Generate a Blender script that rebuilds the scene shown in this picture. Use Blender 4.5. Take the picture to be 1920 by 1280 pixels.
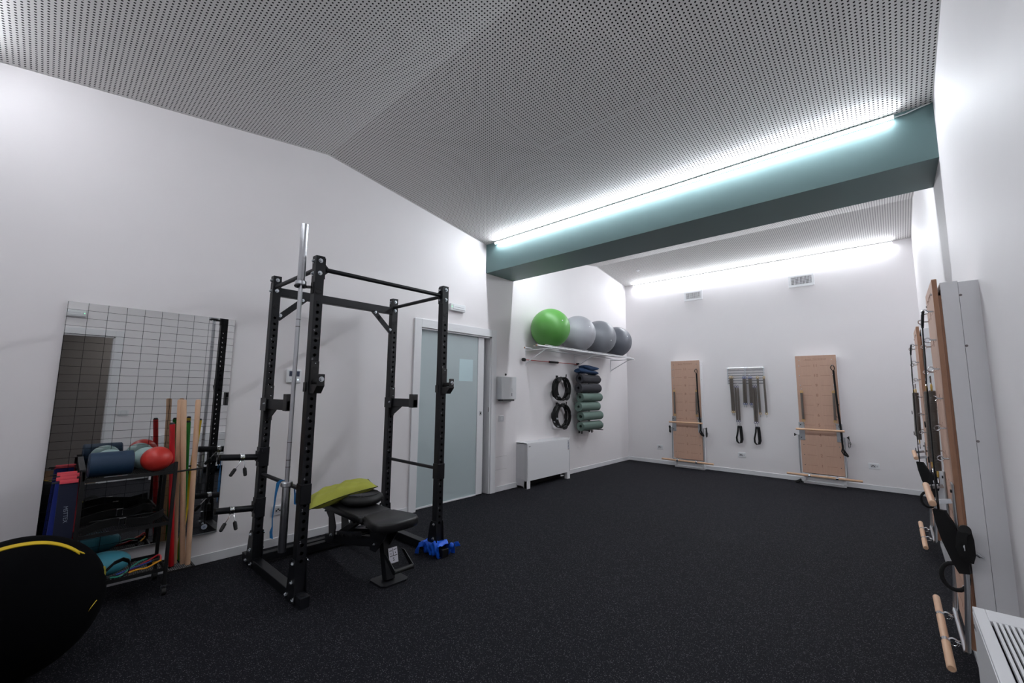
import bpy, bmesh, math, random
import numpy as np
from mathutils import Vector, Matrix

for _o in list(bpy.data.objects):
    bpy.data.objects.remove(_o, do_unlink=True)
SC = bpy.context.scene
COL = SC.collection
random.seed(7)
PI = math.pi

# ------------------------------------------------------------------ room dimensions (metres)
W, L, YN = 4.503, 8.228, -0.54          # right wall x, back wall y, near wall y
YB1, YB2, ZB = 4.028, 4.609, 3.0214     # beam front, back, underside
RID1 = (1.742, 3.770)                   # near ridge (y, z)
RID2 = (7.042, 3.8145)                  # far ridge
ZV1, ZV2, ZBK, ZNR = 3.434, 3.457, 3.640, 3.434

# ------------------------------------------------------------------ camera
def setup_camera():
    fpx, yaw, pitch, roll = 787.2, 0.7345, 0.1185, 0.0097
    cam = bpy.data.cameras.new('camera')
    cam.sensor_fit = 'HORIZONTAL'; cam.sensor_width = 36.0
    cam.lens = fpx / 1920.0 * 36.0
    cam.clip_start = 0.02; cam.clip_end = 60
    ob = bpy.data.objects.new('camera', cam); COL.objects.link(ob)
    f = Vector((-math.sin(yaw)*math.cos(pitch), math.cos(yaw)*math.cos(pitch), math.sin(pitch)))
    r0 = Vector((math.cos(yaw), math.sin(yaw), 0)); u0 = r0.cross(f)
    r = r0*math.cos(roll) + u0*math.sin(roll); u = -r0*math.sin(roll) + u0*math.cos(roll)
    m = Matrix((r, u, -f)).transposed().to_4x4(); m.translation = Vector((4.1457, 0.0, 1.37))
    ob.matrix_world = m
    SC.camera = ob
setup_camera()

# ------------------------------------------------------------------ world, exposure
world = bpy.data.worlds.new('world'); SC.world = world
world.use_nodes = True
world.node_tree.nodes['Background'].inputs[0].default_value = (0.012, 0.013, 0.015, 1)
world.node_tree.nodes['Background'].inputs[1].default_value = 1.0
SC.view_settings.view_transform = 'Standard'
SC.view_settings.look = 'None'
SC.view_settings.gamma = 1.0
SC.view_settings.use_curve_mapping = False
SC.view_settings.exposure = 0.0
LED_COLOR = (0.90, 0.94, 1.0)
LED_POWER = 150.0

# ------------------------------------------------------------------ materials
def lin(c):
    o = []
    for x in c:
        x = x/255.0
        o.append(x/12.92 if x <= 0.04045 else ((x+0.055)/1.055)**2.4)
    return tuple(o)

MATS = {}
def mat(name, rgb, rough=0.5, metal=0.0, var=0.06, scale=30.0, bump=0.0, bscale=200.0, spec=0.5, coat=0.0, aniso=None):
    if name in MATS: return MATS[name]
    m = bpy.data.materials.new(name); m.use_nodes = True
    nt = m.node_tree; b = nt.nodes['Principled BSDF']
    tc = nt.nodes.new('ShaderNodeTexCoord')
    n = nt.nodes.new('ShaderNodeTexNoise'); n.inputs['Scale'].default_value = scale; n.inputs['Detail'].default_value = 4
    mp = nt.nodes.new('ShaderNodeMapping')
    if aniso: mp.inputs['Scale'].default_value = aniso
    nt.links.new(tc.outputs['Object'], mp.inputs['Vector']); nt.links.new(mp.outputs[0], n.inputs['Vector'])
    c = lin(rgb)
    mx = nt.nodes.new('ShaderNodeMix'); mx.data_type = 'RGBA'
    mx.inputs[6].default_value = tuple(max(0, v*(1-var)) for v in c) + (1,)
    mx.inputs[7].default_value = tuple(min(1, v*(1+var)) for v in c) + (1,)
    nt.links.new(n.outputs[0], mx.inputs[0]); nt.links.new(mx.outputs[2], b.inputs['Base Color'])
    b.inputs['Roughness'].default_value = rough; b.inputs['Metallic'].default_value = metal
    b.inputs['Specular IOR Level'].default_value = spec
    if coat: b.inputs['Coat Weight'].default_value = coat; b.inputs['Coat Roughness'].default_value = 0.1
    if bump:
        n2 = nt.nodes.new('ShaderNodeTexNoise'); n2.inputs['Scale'].default_value = bscale; n2.inputs['Detail'].default_value = 3
        nt.links.new(mp.outputs[0], n2.inputs['Vector'])
        bp = nt.nodes.new('ShaderNodeBump'); bp.inputs['Strength'].default_value = bump; bp.inputs['Distance'].default_value = 0.002
        nt.links.new(n2.outputs[0], bp.inputs['Height']); nt.links.new(bp.outputs[0], b.inputs['Normal'])
    MATS[name] = m
    return m

def emit_mat(name, col, strength):
    m = bpy.data.materials.new(name); m.use_nodes = True
    nt = m.node_tree; nt.nodes.remove(nt.nodes['Principled BSDF'])
    e = nt.nodes.new('ShaderNodeEmission'); e.inputs[0].default_value = col + (1,); e.inputs[1].default_value = strength
    nt.links.new(e.outputs[0], nt.nodes['Material Output'].inputs[0])
    MATS[name] = m
    return m

def rubber_floor():
    m = bpy.data.materials.new('rubber_floor'); m.use_nodes = True
    nt = m.node_tree; b = nt.nodes['Principled BSDF']
    tc = nt.nodes.new('ShaderNodeTexCoord')
    def speck(scale, thr, size):
        v = nt.nodes.new('ShaderNodeTexVoronoi'); v.inputs['Scale'].default_value = scale
        nt.links.new(tc.outputs['Object'], v.inputs['Vector'])
        sep = nt.nodes.new('ShaderNodeSeparateColor'); nt.links.new(v.outputs['Color'], sep.inputs[0])
        g = nt.nodes.new('ShaderNodeMath'); g.operation = 'GREATER_THAN'; g.inputs[1].default_value = thr
        nt.links.new(sep.outputs[0], g.inputs[0])
        l = nt.nodes.new('ShaderNodeMath'); l.operation = 'LESS_THAN'; l.inputs[1].default_value = size
        nt.links.new(v.outputs['Distance'], l.inputs[0])
        k = nt.nodes.new('ShaderNodeMath'); k.operation = 'MULTIPLY'
        nt.links.new(g.outputs[0], k.inputs[0]); nt.links.new(l.outputs[0], k.inputs[1])
        return k, sep
    k1, s1 = speck(170, 0.86, 0.42)
    k2, s2 = speck(330, 0.90, 0.45)
    add = nt.nodes.new('ShaderNodeMath'); add.operation = 'MAXIMUM'
    nt.links.new(k1.outputs[0], add.inputs[0]); nt.links.new(k2.outputs[0], add.inputs[1])
    n = nt.nodes.new('ShaderNodeTexNoise'); n.inputs['Scale'].default_value = 220; n.inputs['Detail'].default_value = 5
    nt.links.new(tc.outputs['Object'], n.inputs['Vector'])
    base = nt.nodes.new('ShaderNodeMix'); base.data_type = 'RGBA'
    base.inputs[6].default_value = (0.0042, 0.0043, 0.0062, 1); base.inputs[7].default_value = (0.0088, 0.0090, 0.0130, 1)
    nt.links.new(n.outputs[0], base.inputs[0])
    mx = nt.nodes.new('ShaderNodeMix'); mx.data_type = 'RGBA'
    mx.inputs[7].default_value = (0.08, 0.08, 0.09, 1)
    nt.links.new(add.outputs[0], mx.inputs[0]); nt.links.new(base.outputs[2], mx.inputs[6])
    nt.links.new(mx.outputs[2], b.inputs['Base Color'])
    b.inputs['Roughness'].default_value = 0.85; b.inputs['Specular IOR Level'].default_value = 0.14
    bp = nt.nodes.new('ShaderNodeBump'); bp.inputs['Strength'].default_value = 0.35; bp.inputs['Distance'].default_value = 0.002
    nt.links.new(n.outputs[0], bp.inputs['Height']); nt.links.new(bp.outputs[0], b.inputs['Normal'])
    MATS['rubber_floor'] = m
    return m

def grid_mirror():
    # silvered glass with a fine printed posture grid (object space: y across, z up)
    m = bpy.data.materials.new('grid_mirror'); m.use_nodes = True
    nt = m.node_tree; b = nt.nodes['Principled BSDF']
    b.inputs['Base Color'].default_value = (0.66, 0.665, 0.66, 1); b.inputs['Metallic'].default_value = 1; b.inputs['Roughness'].default_value = 0.0
    tc = nt.nodes.new('ShaderNodeTexCoord'); sp = nt.nodes.new('ShaderNodeSeparateXYZ')
    nt.links.new(tc.outputs['Object'], sp.inputs[0])
    def line(out, pitch, off, half):
        a = nt.nodes.new('ShaderNodeMath'); a.operation = 'ADD'; a.inputs[1].default_value = off
        nt.links.new(out, a.inputs[0])
        p = nt.nodes.new('ShaderNodeMath'); p.operation = 'PINGPONG'; p.inputs[1].default_value = pitch/2
        nt.links.new(a.outputs[0], p.inputs[0])
        l = nt.nodes.new('ShaderNodeMath'); l.operation = 'LESS_THAN'; l.inputs[1].default_value = half
        nt.links.new(p.outputs[0], l.inputs[0])
        return l
    a = line(sp.outputs[1], 0.1, 0.49, 0.0011); c = line(sp.outputs[2], 0.0555, 0.0, 0.0010)
    mxm = nt.nodes.new('ShaderNodeMath'); mxm.operation = 'MAXIMUM'
    nt.links.new(a.outputs[0], mxm.inputs[0]); nt.links.new(c.outputs[0], mxm.inputs[1])
    ink = nt.nodes.new('ShaderNodeBsdfDiffuse'); ink.inputs[0].default_value = (0.01, 0.01, 0.012, 1)
    ms = nt.nodes.new('ShaderNodeMixShader')
    nt.links.new(mxm.outputs[0], ms.inputs[0]); nt.links.new(b.outputs[0], ms.inputs[1]); nt.links.new(ink.outputs[0], ms.inputs[2])
    nt.links.new(ms.outputs[0], nt.nodes['Material Output'].inputs[0])
    MATS['grid_mirror'] = m
    return m

WALL = mat('wall_paint', (238, 234, 235), 0.62, var=0.015, scale=4, bump=0.04, bscale=260)
CEIL = mat('ceiling_board', (218, 216, 214), 0.75, var=0.02, scale=8)
FLEECE = mat('ceiling_fleece', (12, 12, 14), 0.95)
BEAM = mat('beam_green_paint', (88, 114, 115), 0.5, var=0.03, scale=6, bump=0.12, bscale=40)
SKIRT = mat('skirting_white', (226, 226, 228), 0.4, var=0.01)
WHITE = mat('white_lacquer', (232, 232, 234), 0.32, var=0.012)
PLAST = mat('white_plastic', (232, 233, 235), 0.35, var=0.01)
GREYP = mat('pale_grey_metal', (202, 202, 205), 0.4, var=0.015)
GLASS = mat('frosted_mint_glass', (180, 193, 195), 0.16, var=0.015, scale=2, spec=0.6)
PAPER = mat('paper', (200, 222, 226), 0.7, var=0.01)
STEEL = mat('black_steel', (20, 21, 25), 0.42, 0.0, var=0.12, scale=120, bump=0.05, bscale=500, spec=0.28)
DARK = mat('dark_print', (4, 4, 5), 0.6)
CHROME = mat('chrome', (215, 217, 220), 0.16, 1.0, var=0.03)
ZINC = mat('zinc_bolt', (200, 205, 210), 0.25, 1.0, var=0.05)
ALU = mat('brushed_aluminium', (190, 193, 197), 0.35, 1.0, var=0.05)
SPRING = mat('spring_wire', (126, 118, 112), .45, 0.3, var=0.1)
WOOD = mat('birch_ply', (196, 160, 140), 0.55, var=0.09, scale=9, aniso=(6, 6, 0.7))
WOODE = mat('ply_edge', (160, 118, 92), 0.6, var=0.12, scale=20)
DOWEL = mat('beech_dowel', (214, 174, 142), 0.5, var=0.1, scale=14, aniso=(1, 1, 1))
BLACKF = mat('black_webbing', (10, 10, 11), 0.85, var=0.15, scale=300)
BLACKR = mat('black_rubber', (14, 14, 15), 0.6)
LEATHER = mat('black_vinyl', (20, 20, 22), 0.42, bump=0.1, bscale=600)
LETTER = mat('grey_print', (120, 120, 125), 0.6)
rubber_floor(); grid_mirror()
LEDM = emit_mat('led_diffuser', LED_COLOR, LED_POWER)
emit_mat('led_dimmed', LED_COLOR, LED_POWER*0.52)

# ------------------------------------------------------------------ geometry helpers
ORG = {}
class G:
    def __init__(s): s.v = []; s.f = []
    def add(s, vs, fs):
        o = len(s.v); s.v += [tuple(v) for v in vs]; s.f += [tuple(i+o for i in f) for f in fs]; return s
    def box(s, x0, x1, y0, y1, z0, z1, M=None):
        vs = [Vector((x, y, z)) for z in (z0, z1) for y in (y0, y1) for x in (x0, x1)]
        if M: vs = [M @ v for v in vs]
        return s.add(vs, [(0, 2, 3, 1), (4, 5, 7, 6), (0, 1, 5, 4), (2, 6, 7, 3), (0, 4, 6, 2), (1, 3, 7, 5)])
    def bar(s, p0, p1, w, h, up=(0, 0, 1)):
        p0, p1 = Vector(p0), Vector(p1); d = (p1-p0).normalized()
        a = d.cross(Vector(up)); 
        if a.length < 1e-5: a = d.cross(Vector((1, 0, 0)))
        a.normalize(); b = a.cross(d)
        vs = [p + a*i*w/2 + b*j*h/2 for p in (p0, p1) for i, j in ((-1, -1), (1, -1), (1, 1), (-1, 1))]
        return s.add(vs, [(0, 3, 2, 1), (4, 5, 6, 7)] + [(k, (k+1) % 4, 4+(k+1) % 4, 4+k) for k in range(4)])
    def cyl(s, p0, p1, r, r1=None, n=14, cap=True):
        p0, p1 = Vector(p0), Vector(p1); r1 = r if r1 is None else r1
        d = (p1-p0).normalized(); a = d.orthogonal().normalized(); b = d.cross(a)
        vs = [p + (a*math.cos(2*PI*k/n) + b*math.sin(2*PI*k/n))*q for p, q in ((p0, r), (p1, r1)) for k in range(n)]
        fs = [(k, (k+1) % n, n+(k+1) % n, n+k) for k in range(n)]
        if cap: fs += [tuple(range(n-1, -1, -1)), tuple(range(n, 2*n))]
        return s.add(vs, fs)
    def tube(s, pts, r, n=8, closed=False, cap=True):
        P = [Vector(p) for p in pts]; N = len(P)
        R = r if isinstance(r, (list, tuple)) else [r]*N
        T = []
        for i in range(N):
            a = P[(i-1) % N] if (closed or i) else P[0]; b = P[(i+1) % N] if (closed or i < N-1) else P[-1]
            T.append((b-a).normalized())
        u = T[0].orthogonal().normalized(); vs = []
        for i in range(N):
            u = (u - T[i]*u.dot(T[i])).normalized(); w = T[i].cross(u)
            vs += [P[i] + (u*math.cos(2*PI*k/n) + w*math.sin(2*PI*k/n))*R[i] for k in range(n)]
        fs = []
        for i in range(N if closed else N-1):
            j = (i+1) % N
            fs += [(i*n+k, i*n+(k+1) % n, j*n+(k+1) % n, j*n+k) for k in range(n)]
        if cap and not closed: fs += [tuple(range(n-1, -1, -1)), tuple(range((N-1)*n, N*n))]
        return s.add(vs, fs)
    def lathe(s, prof, c=(0, 0, 0), axis=(0, 0, 1), n=24):
        c = Vector(c); d = Vector(axis).normalized(); a = d.orthogonal().normalized(); b = d.cross(a)
        vs = []; m = len(prof)
        for r, h in prof:
            vs += [c + d*h + (a*math.cos(2*PI*k/n) + b*math.sin(2*PI*k/n))*r for k in range(n)]
        fs = [(i*n+k, i*n+(k+1) % n, (i+1)*n+(k+1) % n, (i+1)*n+k) for i in range(m-1) for k in range(n)]
        return s.add(vs, fs)
    def sphere(s, c, r, nu=32, nv=20, sc=(1, 1, 1)):
        c = Vector(c); vs = [c + Vector((0, 0, r*sc[2]))]
        for i in range(1, nv):
            t = PI*i/nv
            vs += [c + Vector((r*sc[0]*math.sin(t)*math.cos(2*PI*k/nu), r*sc[1]*math.sin(t)*math.sin(2*PI*k/nu), r*sc[2]*math.cos(t))) for k in range(nu)]
        vs.append(c - Vector((0, 0, r*sc[2])))
        fs = [(0, 1+k, 1+(k+1) % nu) for k in range(nu)]
        for i in range(nv-2):
            fs += [(1+i*nu+k, 1+(i+1)*nu+k, 1+(i+1)*nu+(k+1) % nu, 1+i*nu+(k+1) % nu) for k in range(nu)]
        e = len(vs)-1; o = 1+(nv-2)*nu
        fs += [(o+k, e, o+(k+1) % nu) for k in range(nu)]
        return s.add(vs, fs)
    def prism(s, poly, f, w0, w1):
        n = len(poly)
        vs = [f(u, v, w0) for u, v in poly] + [f(u, v, w1) for u, v in poly]
        return s.add(vs, [tuple(range(n-1, -1, -1)), tuple(range(n, 2*n))] + [(k, (k+1) % n, n+(k+1) % n, n+k) for k in range(n)])
    def ribbon(s, pts, wv, t=0.003):
        # strip of rectangular section along pts; wv = half width vector(s)
        P = [Vector(p) for p in pts]; N = len(P)
        V = [Vector(w) for w in wv] if isinstance(wv, list) else [Vector(wv)]*N
        vs = []
        for i in range(N):
            d = (P[min(i+1, N-1)] - P[max(i-1, 0)]).normalized(); nrm = d.cross(V[i]).normalized()*t/2
            vs += [P[i]-V[i]-nrm, P[i]+V[i]-nrm, P[i]+V[i]+nrm, P[i]-V[i]+nrm]
        fs = [(i*4+k, i*4+(k+1) % 4, i*4+4+(k+1) % 4, i*4+4+k) for i in range(N-1) for k in range(4)]
        fs += [(3, 2, 1, 0), tuple(range((N-1)*4, N*4))]
        return s.add(vs, fs)
    def helix(s, p0, p1, r, wire, pitch, n=9):
        p0, p1 = Vector(p0), Vector(p1); Ld = (p1-p0).length; d = (p1-p0)/Ld
        a = d.orthogonal().normalized(); b = d.cross(a); turns = Ld/pitch; N = int(turns*n)
        pts = [p0 + d*(Ld*i/N) + (a*math.cos(2*PI*i/n) + b*math.sin(2*PI*i/n))*r for i in range(N+1)]
        return s.tube(pts, wire, 3)
    def obj(s, name, m, parent=None, smooth=35, bevel=0, world=True):
        vs = s.v
        if parent is not None: o = ORG.get(parent, (0, 0, 0)) if world else (0, 0, 0)
        else:
            A = np.array(vs); o = ((A[:, 0].min()+A[:, 0].max())/2, (A[:, 1].min()+A[:, 1].max())/2, A[:, 2].min())
        me = bpy.data.meshes.new(name)
        me.from_pydata([(v[0]-o[0], v[1]-o[1], v[2]-o[2]) for v in vs], [], s.f)
        bm = bmesh.new(); bm.from_mesh(me); bmesh.ops.recalc_face_normals(bm, faces=bm.faces); bm.to_mesh(me); bm.free()
        me.materials.append(m)
        if smooth:
            me.shade_smooth(); me.set_sharp_from_angle(angle=math.radians(smooth))
        return link(name, me, parent, o, bevel)

def link(name, me, parent=None, o=(0, 0, 0), bevel=0):
    ob = bpy.data.objects.new(name, me); COL.objects.link(ob)
    if parent is not None:
        ob.parent = parent; ORG[ob] = ORG.get(parent, (0, 0, 0))
    else:
        ob.location = o; ORG[ob] = tuple(o)
    if bevel:
        b = ob.modifiers.new('bevel', 'BEVEL'); b.width = bevel; b.segments = 2; b.limit_method = 'ANGLE'; b.angle_limit = math.radians(40)
    return ob

def tag(o, label, cat=None, group=None, kind=None):
    if label: o['label'] = label
    if cat: o['category'] = cat
    if group: o['group'] = group
    if kind: o['kind'] = kind
    return o
def thing(name, label, cat, loc=(0, 0, 0), group=None, kind=None):
    o = bpy.data.objects.new(name, None); COL.objects.link(o); o.empty_display_size = 0.1
    o.location = loc; ORG[o] = tuple(loc)
    return tag(o, label, cat, group, kind)
def structure(o, label=None): return tag(o, label, None, None, 'structure')
def copy_tree(o, parent=None):
    c = o.copy(); COL.objects.link(c); c.parent = parent
    for ch in list(o.children): copy_tree(ch, c)
    return c

_tc = {}
def text_mesh(name, s, size, m, parent, M, extrude=0.0006, align='CENTER'):
    key = (s, size, extrude, align, m.name)
    if key not in _tc:
        cu = bpy.data.curves.new('txt', 'FONT'); cu.body = s; cu.size = size; cu.extrude = extrude; cu.align_x = align; cu.align_y = 'CENTER'; cu.resolution_u = 3
        tmp = bpy.data.objects.new('txt', cu); COL.objects.link(tmp)
        bpy.context.view_layer.update()
        me = bpy.data.meshes.new_from_object(tmp.evaluated_get(bpy.context.evaluated_depsgraph_get()))
        me.materials.clear(); me.materials.append(m); me.name = name
        bpy.data.objects.remove(tmp); bpy.data.curves.remove(cu)
        _tc[key] = me
    ob = bpy.data.objects.new(name, _tc[key]); COL.objects.link(ob); ob.parent = parent
    o = Vector(ORG.get(parent, (0, 0, 0)))
    M = M.copy(); M.translation = M.translation - o
    ob.matrix_local = M
    ORG[ob] = ORG.get(parent, (0, 0, 0))
    return ob
def frame(origin, xa, ya):
    xa = Vector(xa).normalized(); ya = Vector(ya).normalized(); za = xa.cross(ya)
    m = Matrix((xa, ya, za)).transposed().to_4x4(); m.translation = Vector(origin); return m

def plate_holes(g, P, w, h, r, n=12, depth=0.0):
    """rectangle w x h with a round hole; P(u,v,d) maps to 3d; u in +-w/2, v in +-h/2"""
    k4 = n//4
    ring = [(r*math.cos(2*PI*(i+0.5)/n - 3*PI/4 - PI/n), r*math.sin(2*PI*(i+0.5)/n - 3*PI/4 - PI/n)) for i in range(n)]
    cor = [(-w/2, -h/2), (w/2, -h/2), (w/2, h/2), (-w/2, h/2)]
    o = [P(u, v, 0) for u, v in cor] + [P(u, v, 0) for u, v in ring]
    fs = []
    for c in range(4):
        i0 = c*k4
        fs.append((c, (c+1) % 4) + tuple(4+(i0+k) % n for k in range(k4, -1, -1)))
    if depth:
        o += [P(u, v, depth) for u, v in ring]
        fs += [(4+k, 4+(k+1) % n, 4+n+(k+1) % n, 4+n+k) for k in range(n)]
    g.add(o, fs)

# ================================================================== SETTING
floor = structure(G().box(-0.1, W+0.0, YN-0.1, L+0.1, -0.06, 0).obj('floor', MATS['rubber_floor'], smooth=0), 'black speckled rubber gym floor')
# left wall with the sliding door opening
DY0, DY1, DZ = 2.958, 4.156, 2.125
ZT = 4.0
g = G().box(-0.12, 0, YN-0.1, DY0, 0, ZT).box(-0.12, 0, DY1, L+0.1, 0, ZT).box(-0.12, 0, DY0, DY1, DZ, ZT)
wl = structure(g.obj('wall_left', WALL, smooth=0), 'long white wall with mirror and sliding door')
structure(G().box(-0.0, W, L, L+0.1, 0, ZT).obj('wall_back', WALL, smooth=0), 'white end wall with two springboards')
structure(G().box(-0.0, W, YN-0.1, YN, 0, ZT).obj('wall_near', WALL, smooth=0), 'white end wall behind the camera')
RY0, RY1, RZ = -0.20, 0.655, 2.127
g = G().box(W, W+0.12, YN-0.1, RY0, 0, ZT).box(W, W+0.12, RY1, L+0.1, 0, ZT).box(W, W+0.12, RY0, RY1, RZ, ZT)
structure(g.obj('wall_right', WALL, smooth=0), 'long white wall with two springboards and a doorway')
# hallway glimpsed in the mirror
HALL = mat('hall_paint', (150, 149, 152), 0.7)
PARQ = mat('hall_parquet', (128, 96, 66), 0.45, var=0.2, scale=6, aniso=(1, 8, 1))
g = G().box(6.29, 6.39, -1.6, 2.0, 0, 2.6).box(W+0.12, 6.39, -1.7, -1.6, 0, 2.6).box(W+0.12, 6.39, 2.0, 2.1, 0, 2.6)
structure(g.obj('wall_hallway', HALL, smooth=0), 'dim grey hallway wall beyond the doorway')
structure(G().box(W, 6.39, -1.7, 2.1, -0.05, 0.002).obj('floor_hallway', PARQ, smooth=0), 'brown wooden hallway floor beyond the doorway')
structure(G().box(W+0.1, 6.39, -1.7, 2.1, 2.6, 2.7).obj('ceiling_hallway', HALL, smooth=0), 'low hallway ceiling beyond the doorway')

# perforated ceilings: every hole is geometry, a dark fleece lies behind
def perforated(name, y0, z0, y1, z1, label):
    x0, x1 = 0.0, W
    ln = math.hypot(y1-y0, z1-z0); nx = int((x1-x0)/0.025); ny = int(ln/0.025)
    sx = (x1-x0)/nx; sv = ln/ny; ux = np.array([0, (y1-y0)/ln, (z1-z0)/ln])
    r = 0.0062; a = np.array([22.5+45*k-180+0 for k in range(8)])*PI/180   # starts lower-left
    octo = np.stack([r*np.cos(a), r*np.sin(a)], 1)
    loc = np.concatenate([np.array([[-sx/2, -sv/2], [sx/2, -sv/2], [sx/2, sv/2], [-sx/2, sv/2]]), octo])
    ii, jj = np.meshgrid(np.arange(nx), np.arange(ny), indexing='ij')
    cx = (x0 + (ii.ravel()+0.5)*sx); cv = (jj.ravel()+0.5)*sv; n = cx.size
    U = cx[:, None] + loc[None, :, 0]; V = cv[:, None] + loc[None, :, 1]
    pts = np.stack([U, y0 + V*ux[1], z0 + V*ux[2]], 2).reshape(-1, 3)
    # octagon angles: k=0:-157.5 1:-112.5 2:-67.5 3:-22.5 4:22.5 5:67.5 6:112.5 7:157.5
    quads = [(0, 1, 6, 5), (1, 2, 8, 7), (2, 3, 10, 9), (3, 0, 4, 11)]
    tris = [(0, 5, 4), (1, 7, 6), (2, 9, 8), (3, 11, 10)]
    base = np.arange(n)*12
    lq = (base[:, None, None] + np.array(quads)[None]).reshape(-1)
    lt = (base[:, None, None] + np.array(tris)[None]).reshape(-1)
    loops = np.concatenate([lq, lt]).astype(np.int32)
    starts = np.concatenate([np.arange(n*4)*4, n*16 + np.arange(n*4)*3]).astype(np.int32)
    me = bpy.data.meshes.new(name)
    me.vertices.add(n*12); me.vertices.foreach_set('co', pts.astype(np.float32).ravel())
    me.loops.add(loops.size); me.loops.foreach_set('vertex_index', loops)
    me.polygons.add(starts.size); me.polygons.foreach_set('loop_start', starts)
    me.update(calc_edges=True); me.materials.append(CEIL)
    ob = structure(link(name, me), label)
    d = 0.014
    G().add([(x0, y0, z0+d), (x1, y0, z0+d), (x1, y1, z1+d), (x0, y1, z1+d), (x0, y0, z0+d+.04), (x1, y0, z0+d+.04), (x1, y1, z1+d+.04), (x0, y1, z1+d+.04)],
            [(0, 1, 2, 3), (4, 5, 6, 7), (0, 1, 5, 4), (1, 2, 6, 5), (2, 3, 7, 6), (3, 0, 4, 7)]).obj('fleece_backing', FLEECE, ob, smooth=0)
    # joints between boards: thin filled seams
    return ob
ca = perforated('ceiling', YN, ZNR, *RID1, 'perforated acoustic ceiling slope over the near wall')
cb = perforated('ceiling', *RID1, YB1, ZV1, 'perforated acoustic ceiling slope running down to the green beam')
cc = perforated('ceiling', YB2, ZV2, *RID2, 'perforated acoustic ceiling slope rising behind the green beam')
cd = perforated('ceiling', *RID2, L, ZBK, 'perforated acoustic ceiling slope running down to the back wall')
SEAM = mat('filled_seam', (205, 204, 204), 0.7)
sl = (ZV1-RID1[1])/(YB1-RID1[0])
zc = lambda y: RID1[1] + sl*(y-RID1[0])
g = G()
for x in (1.885,):
    g.add([(x-.003, 2.3, zc(2.3)-.0006), (x+.003, 2.3, zc(2.3)-.0006), (x+.003, 3.6, zc(3.6)-.0006), (x-.003, 3.6, zc(3.6)-.0006)], [(0, 1, 2, 3)])
g.add([(1.885, 2.897, zc(2.897)-.0006), (3.0, 2.897, zc(2.897)-.0006), (3.0, 2.903, zc(2.903)-.0006), (1.885, 2.903, zc(2.903)-.0006)], [(0, 1, 2, 3)])
g.obj('board_seam', SEAM, cb, smooth=0)
beam = structure(G().box(0, W, YB1, YB2, ZB, 3.75).obj('trim_1', BEAM, smooth=0), 'deep dark green ceiling beam crossing the room')

# skirting boards
SK = 0.07; ST = 0.012
structure(G().box(0, ST, YN, 2.863, 0, SK).box(0, ST, 4.251, L, 0, SK).obj('baseboard_left', SKIRT, smooth=0, bevel=.003), 'white skirting along the left wall')
structure(G().box(0, W, L-ST, L, 0, SK).obj('baseboard_back', SKIRT, smooth=0, bevel=.003), 'white skirting along the back wall')
structure(G().box(W-ST, W, RY1+.09, L, 0, SK).box(W-ST, W, YN, RY0-.09, 0, SK).obj('baseboard_right', SKIRT, smooth=0, bevel=.003), 'white skirting along the right wall')
structure(G().box(0, W, YN, YN+ST, 0, SK).obj('baseboard_near', SKIRT, smooth=0, bevel=.003), 'white skirting along the near wall')

# door 1: sliding frosted glass door
d1 = thing('door_1', 'white framed sliding door with frosted mint glass', None, (0, (DY0+DY1)/2, 0), kind='structure')
g = G().box(0, .022, 2.863, DY0, 0, 2.227).box(0, .022, DY1, 4.251, 0, 2.227).box(0, .022, DY0, DY1, DZ, 2.227)
g.obj('casing', WHITE, d1, smooth=0, bevel=.003)
G().box(-.115, 0, DY0-.001, DY0+.018, 0, DZ).box(-.115, 0, DY1-.018, DY1+.001, 0, DZ).box(-.115, 0, DY0, DY1, DZ-.018, DZ+.001).obj('jamb', WHITE, d1, smooth=0)
G().box(-.115, -.105, DY0, DY1, 0, DZ).obj('pocket_lining', mat('pocket_grey', (150, 150, 154), .6), d1, smooth=0)
pan = G().box(-.058, -.048, DY0+.018, 3.945, .012, DZ-.018).obj('glass_pane', GLASS, d1, smooth=0)
G().box(-.066, -.036, 3.945, 4.055, .012, DZ-.018).obj('stile', WHITE, d1, smooth=0, bevel=.003)
G().box(-.066, -.036, DY0+.018, 3.945, .006, .022).obj('bottom_rail', WHITE, d1, smooth=0)
h = G().box(-.036, -.031, 3.985, 4.025, 1.045, 1.10).obj('lock_plate', CHROME, d1, bevel=.002)
G().cyl((-.031, 4.005, 1.072), (-.029, 4.005, 1.072), .013).obj('lock_hole', DARK, h)
G().cyl((-.031, 4.005, 1.072), (-.022, 4.005, 1.072), .006).obj('thumb_turn', CHROME, h)
G().box(DY1*0-.02, -.012, DY1-.021, DY1-.018, 1.09, 1.15).obj('strike_plate', DARK, d1, smooth=0)
tag(G().box(-.0478, -.0470, 3.62, 3.86, 1.50, 1.79).obj('paper_notice', PAPER, smooth=0), 'pale sheet of paper showing on the frosted glass of the sliding door', 'paper')

# door 2: doorway in the right wall (seen in the mirror)
d2 = thing('door_2', 'white cased doorway in the right wall', None, (W, (RY0+RY1)/2, 0), kind='structure')
G().box(W-.02, W, RY0-.09, RY0, 0, RZ+.09).box(W-.02, W, RY1, RY1+.09, 0, RZ+.09).box(W-.02, W, RY0, RY1, RZ, RZ+.09).obj('casing', WHITE, d2, smooth=0, bevel=.003)
G().box(W, W+.12, RY0-.001, RY0+.02, 0, RZ).box(W, W+.12, RY1-.02, RY1+.001, 0, RZ).box(W, W+.12, RY0, RY1, RZ-.02, RZ+.001).obj('jamb', WHITE, d2, smooth=0)
G().box(W-.01, W+.03, RY0, RY1, 0, .008).obj('threshold', ALU, d2, smooth=0)

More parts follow.
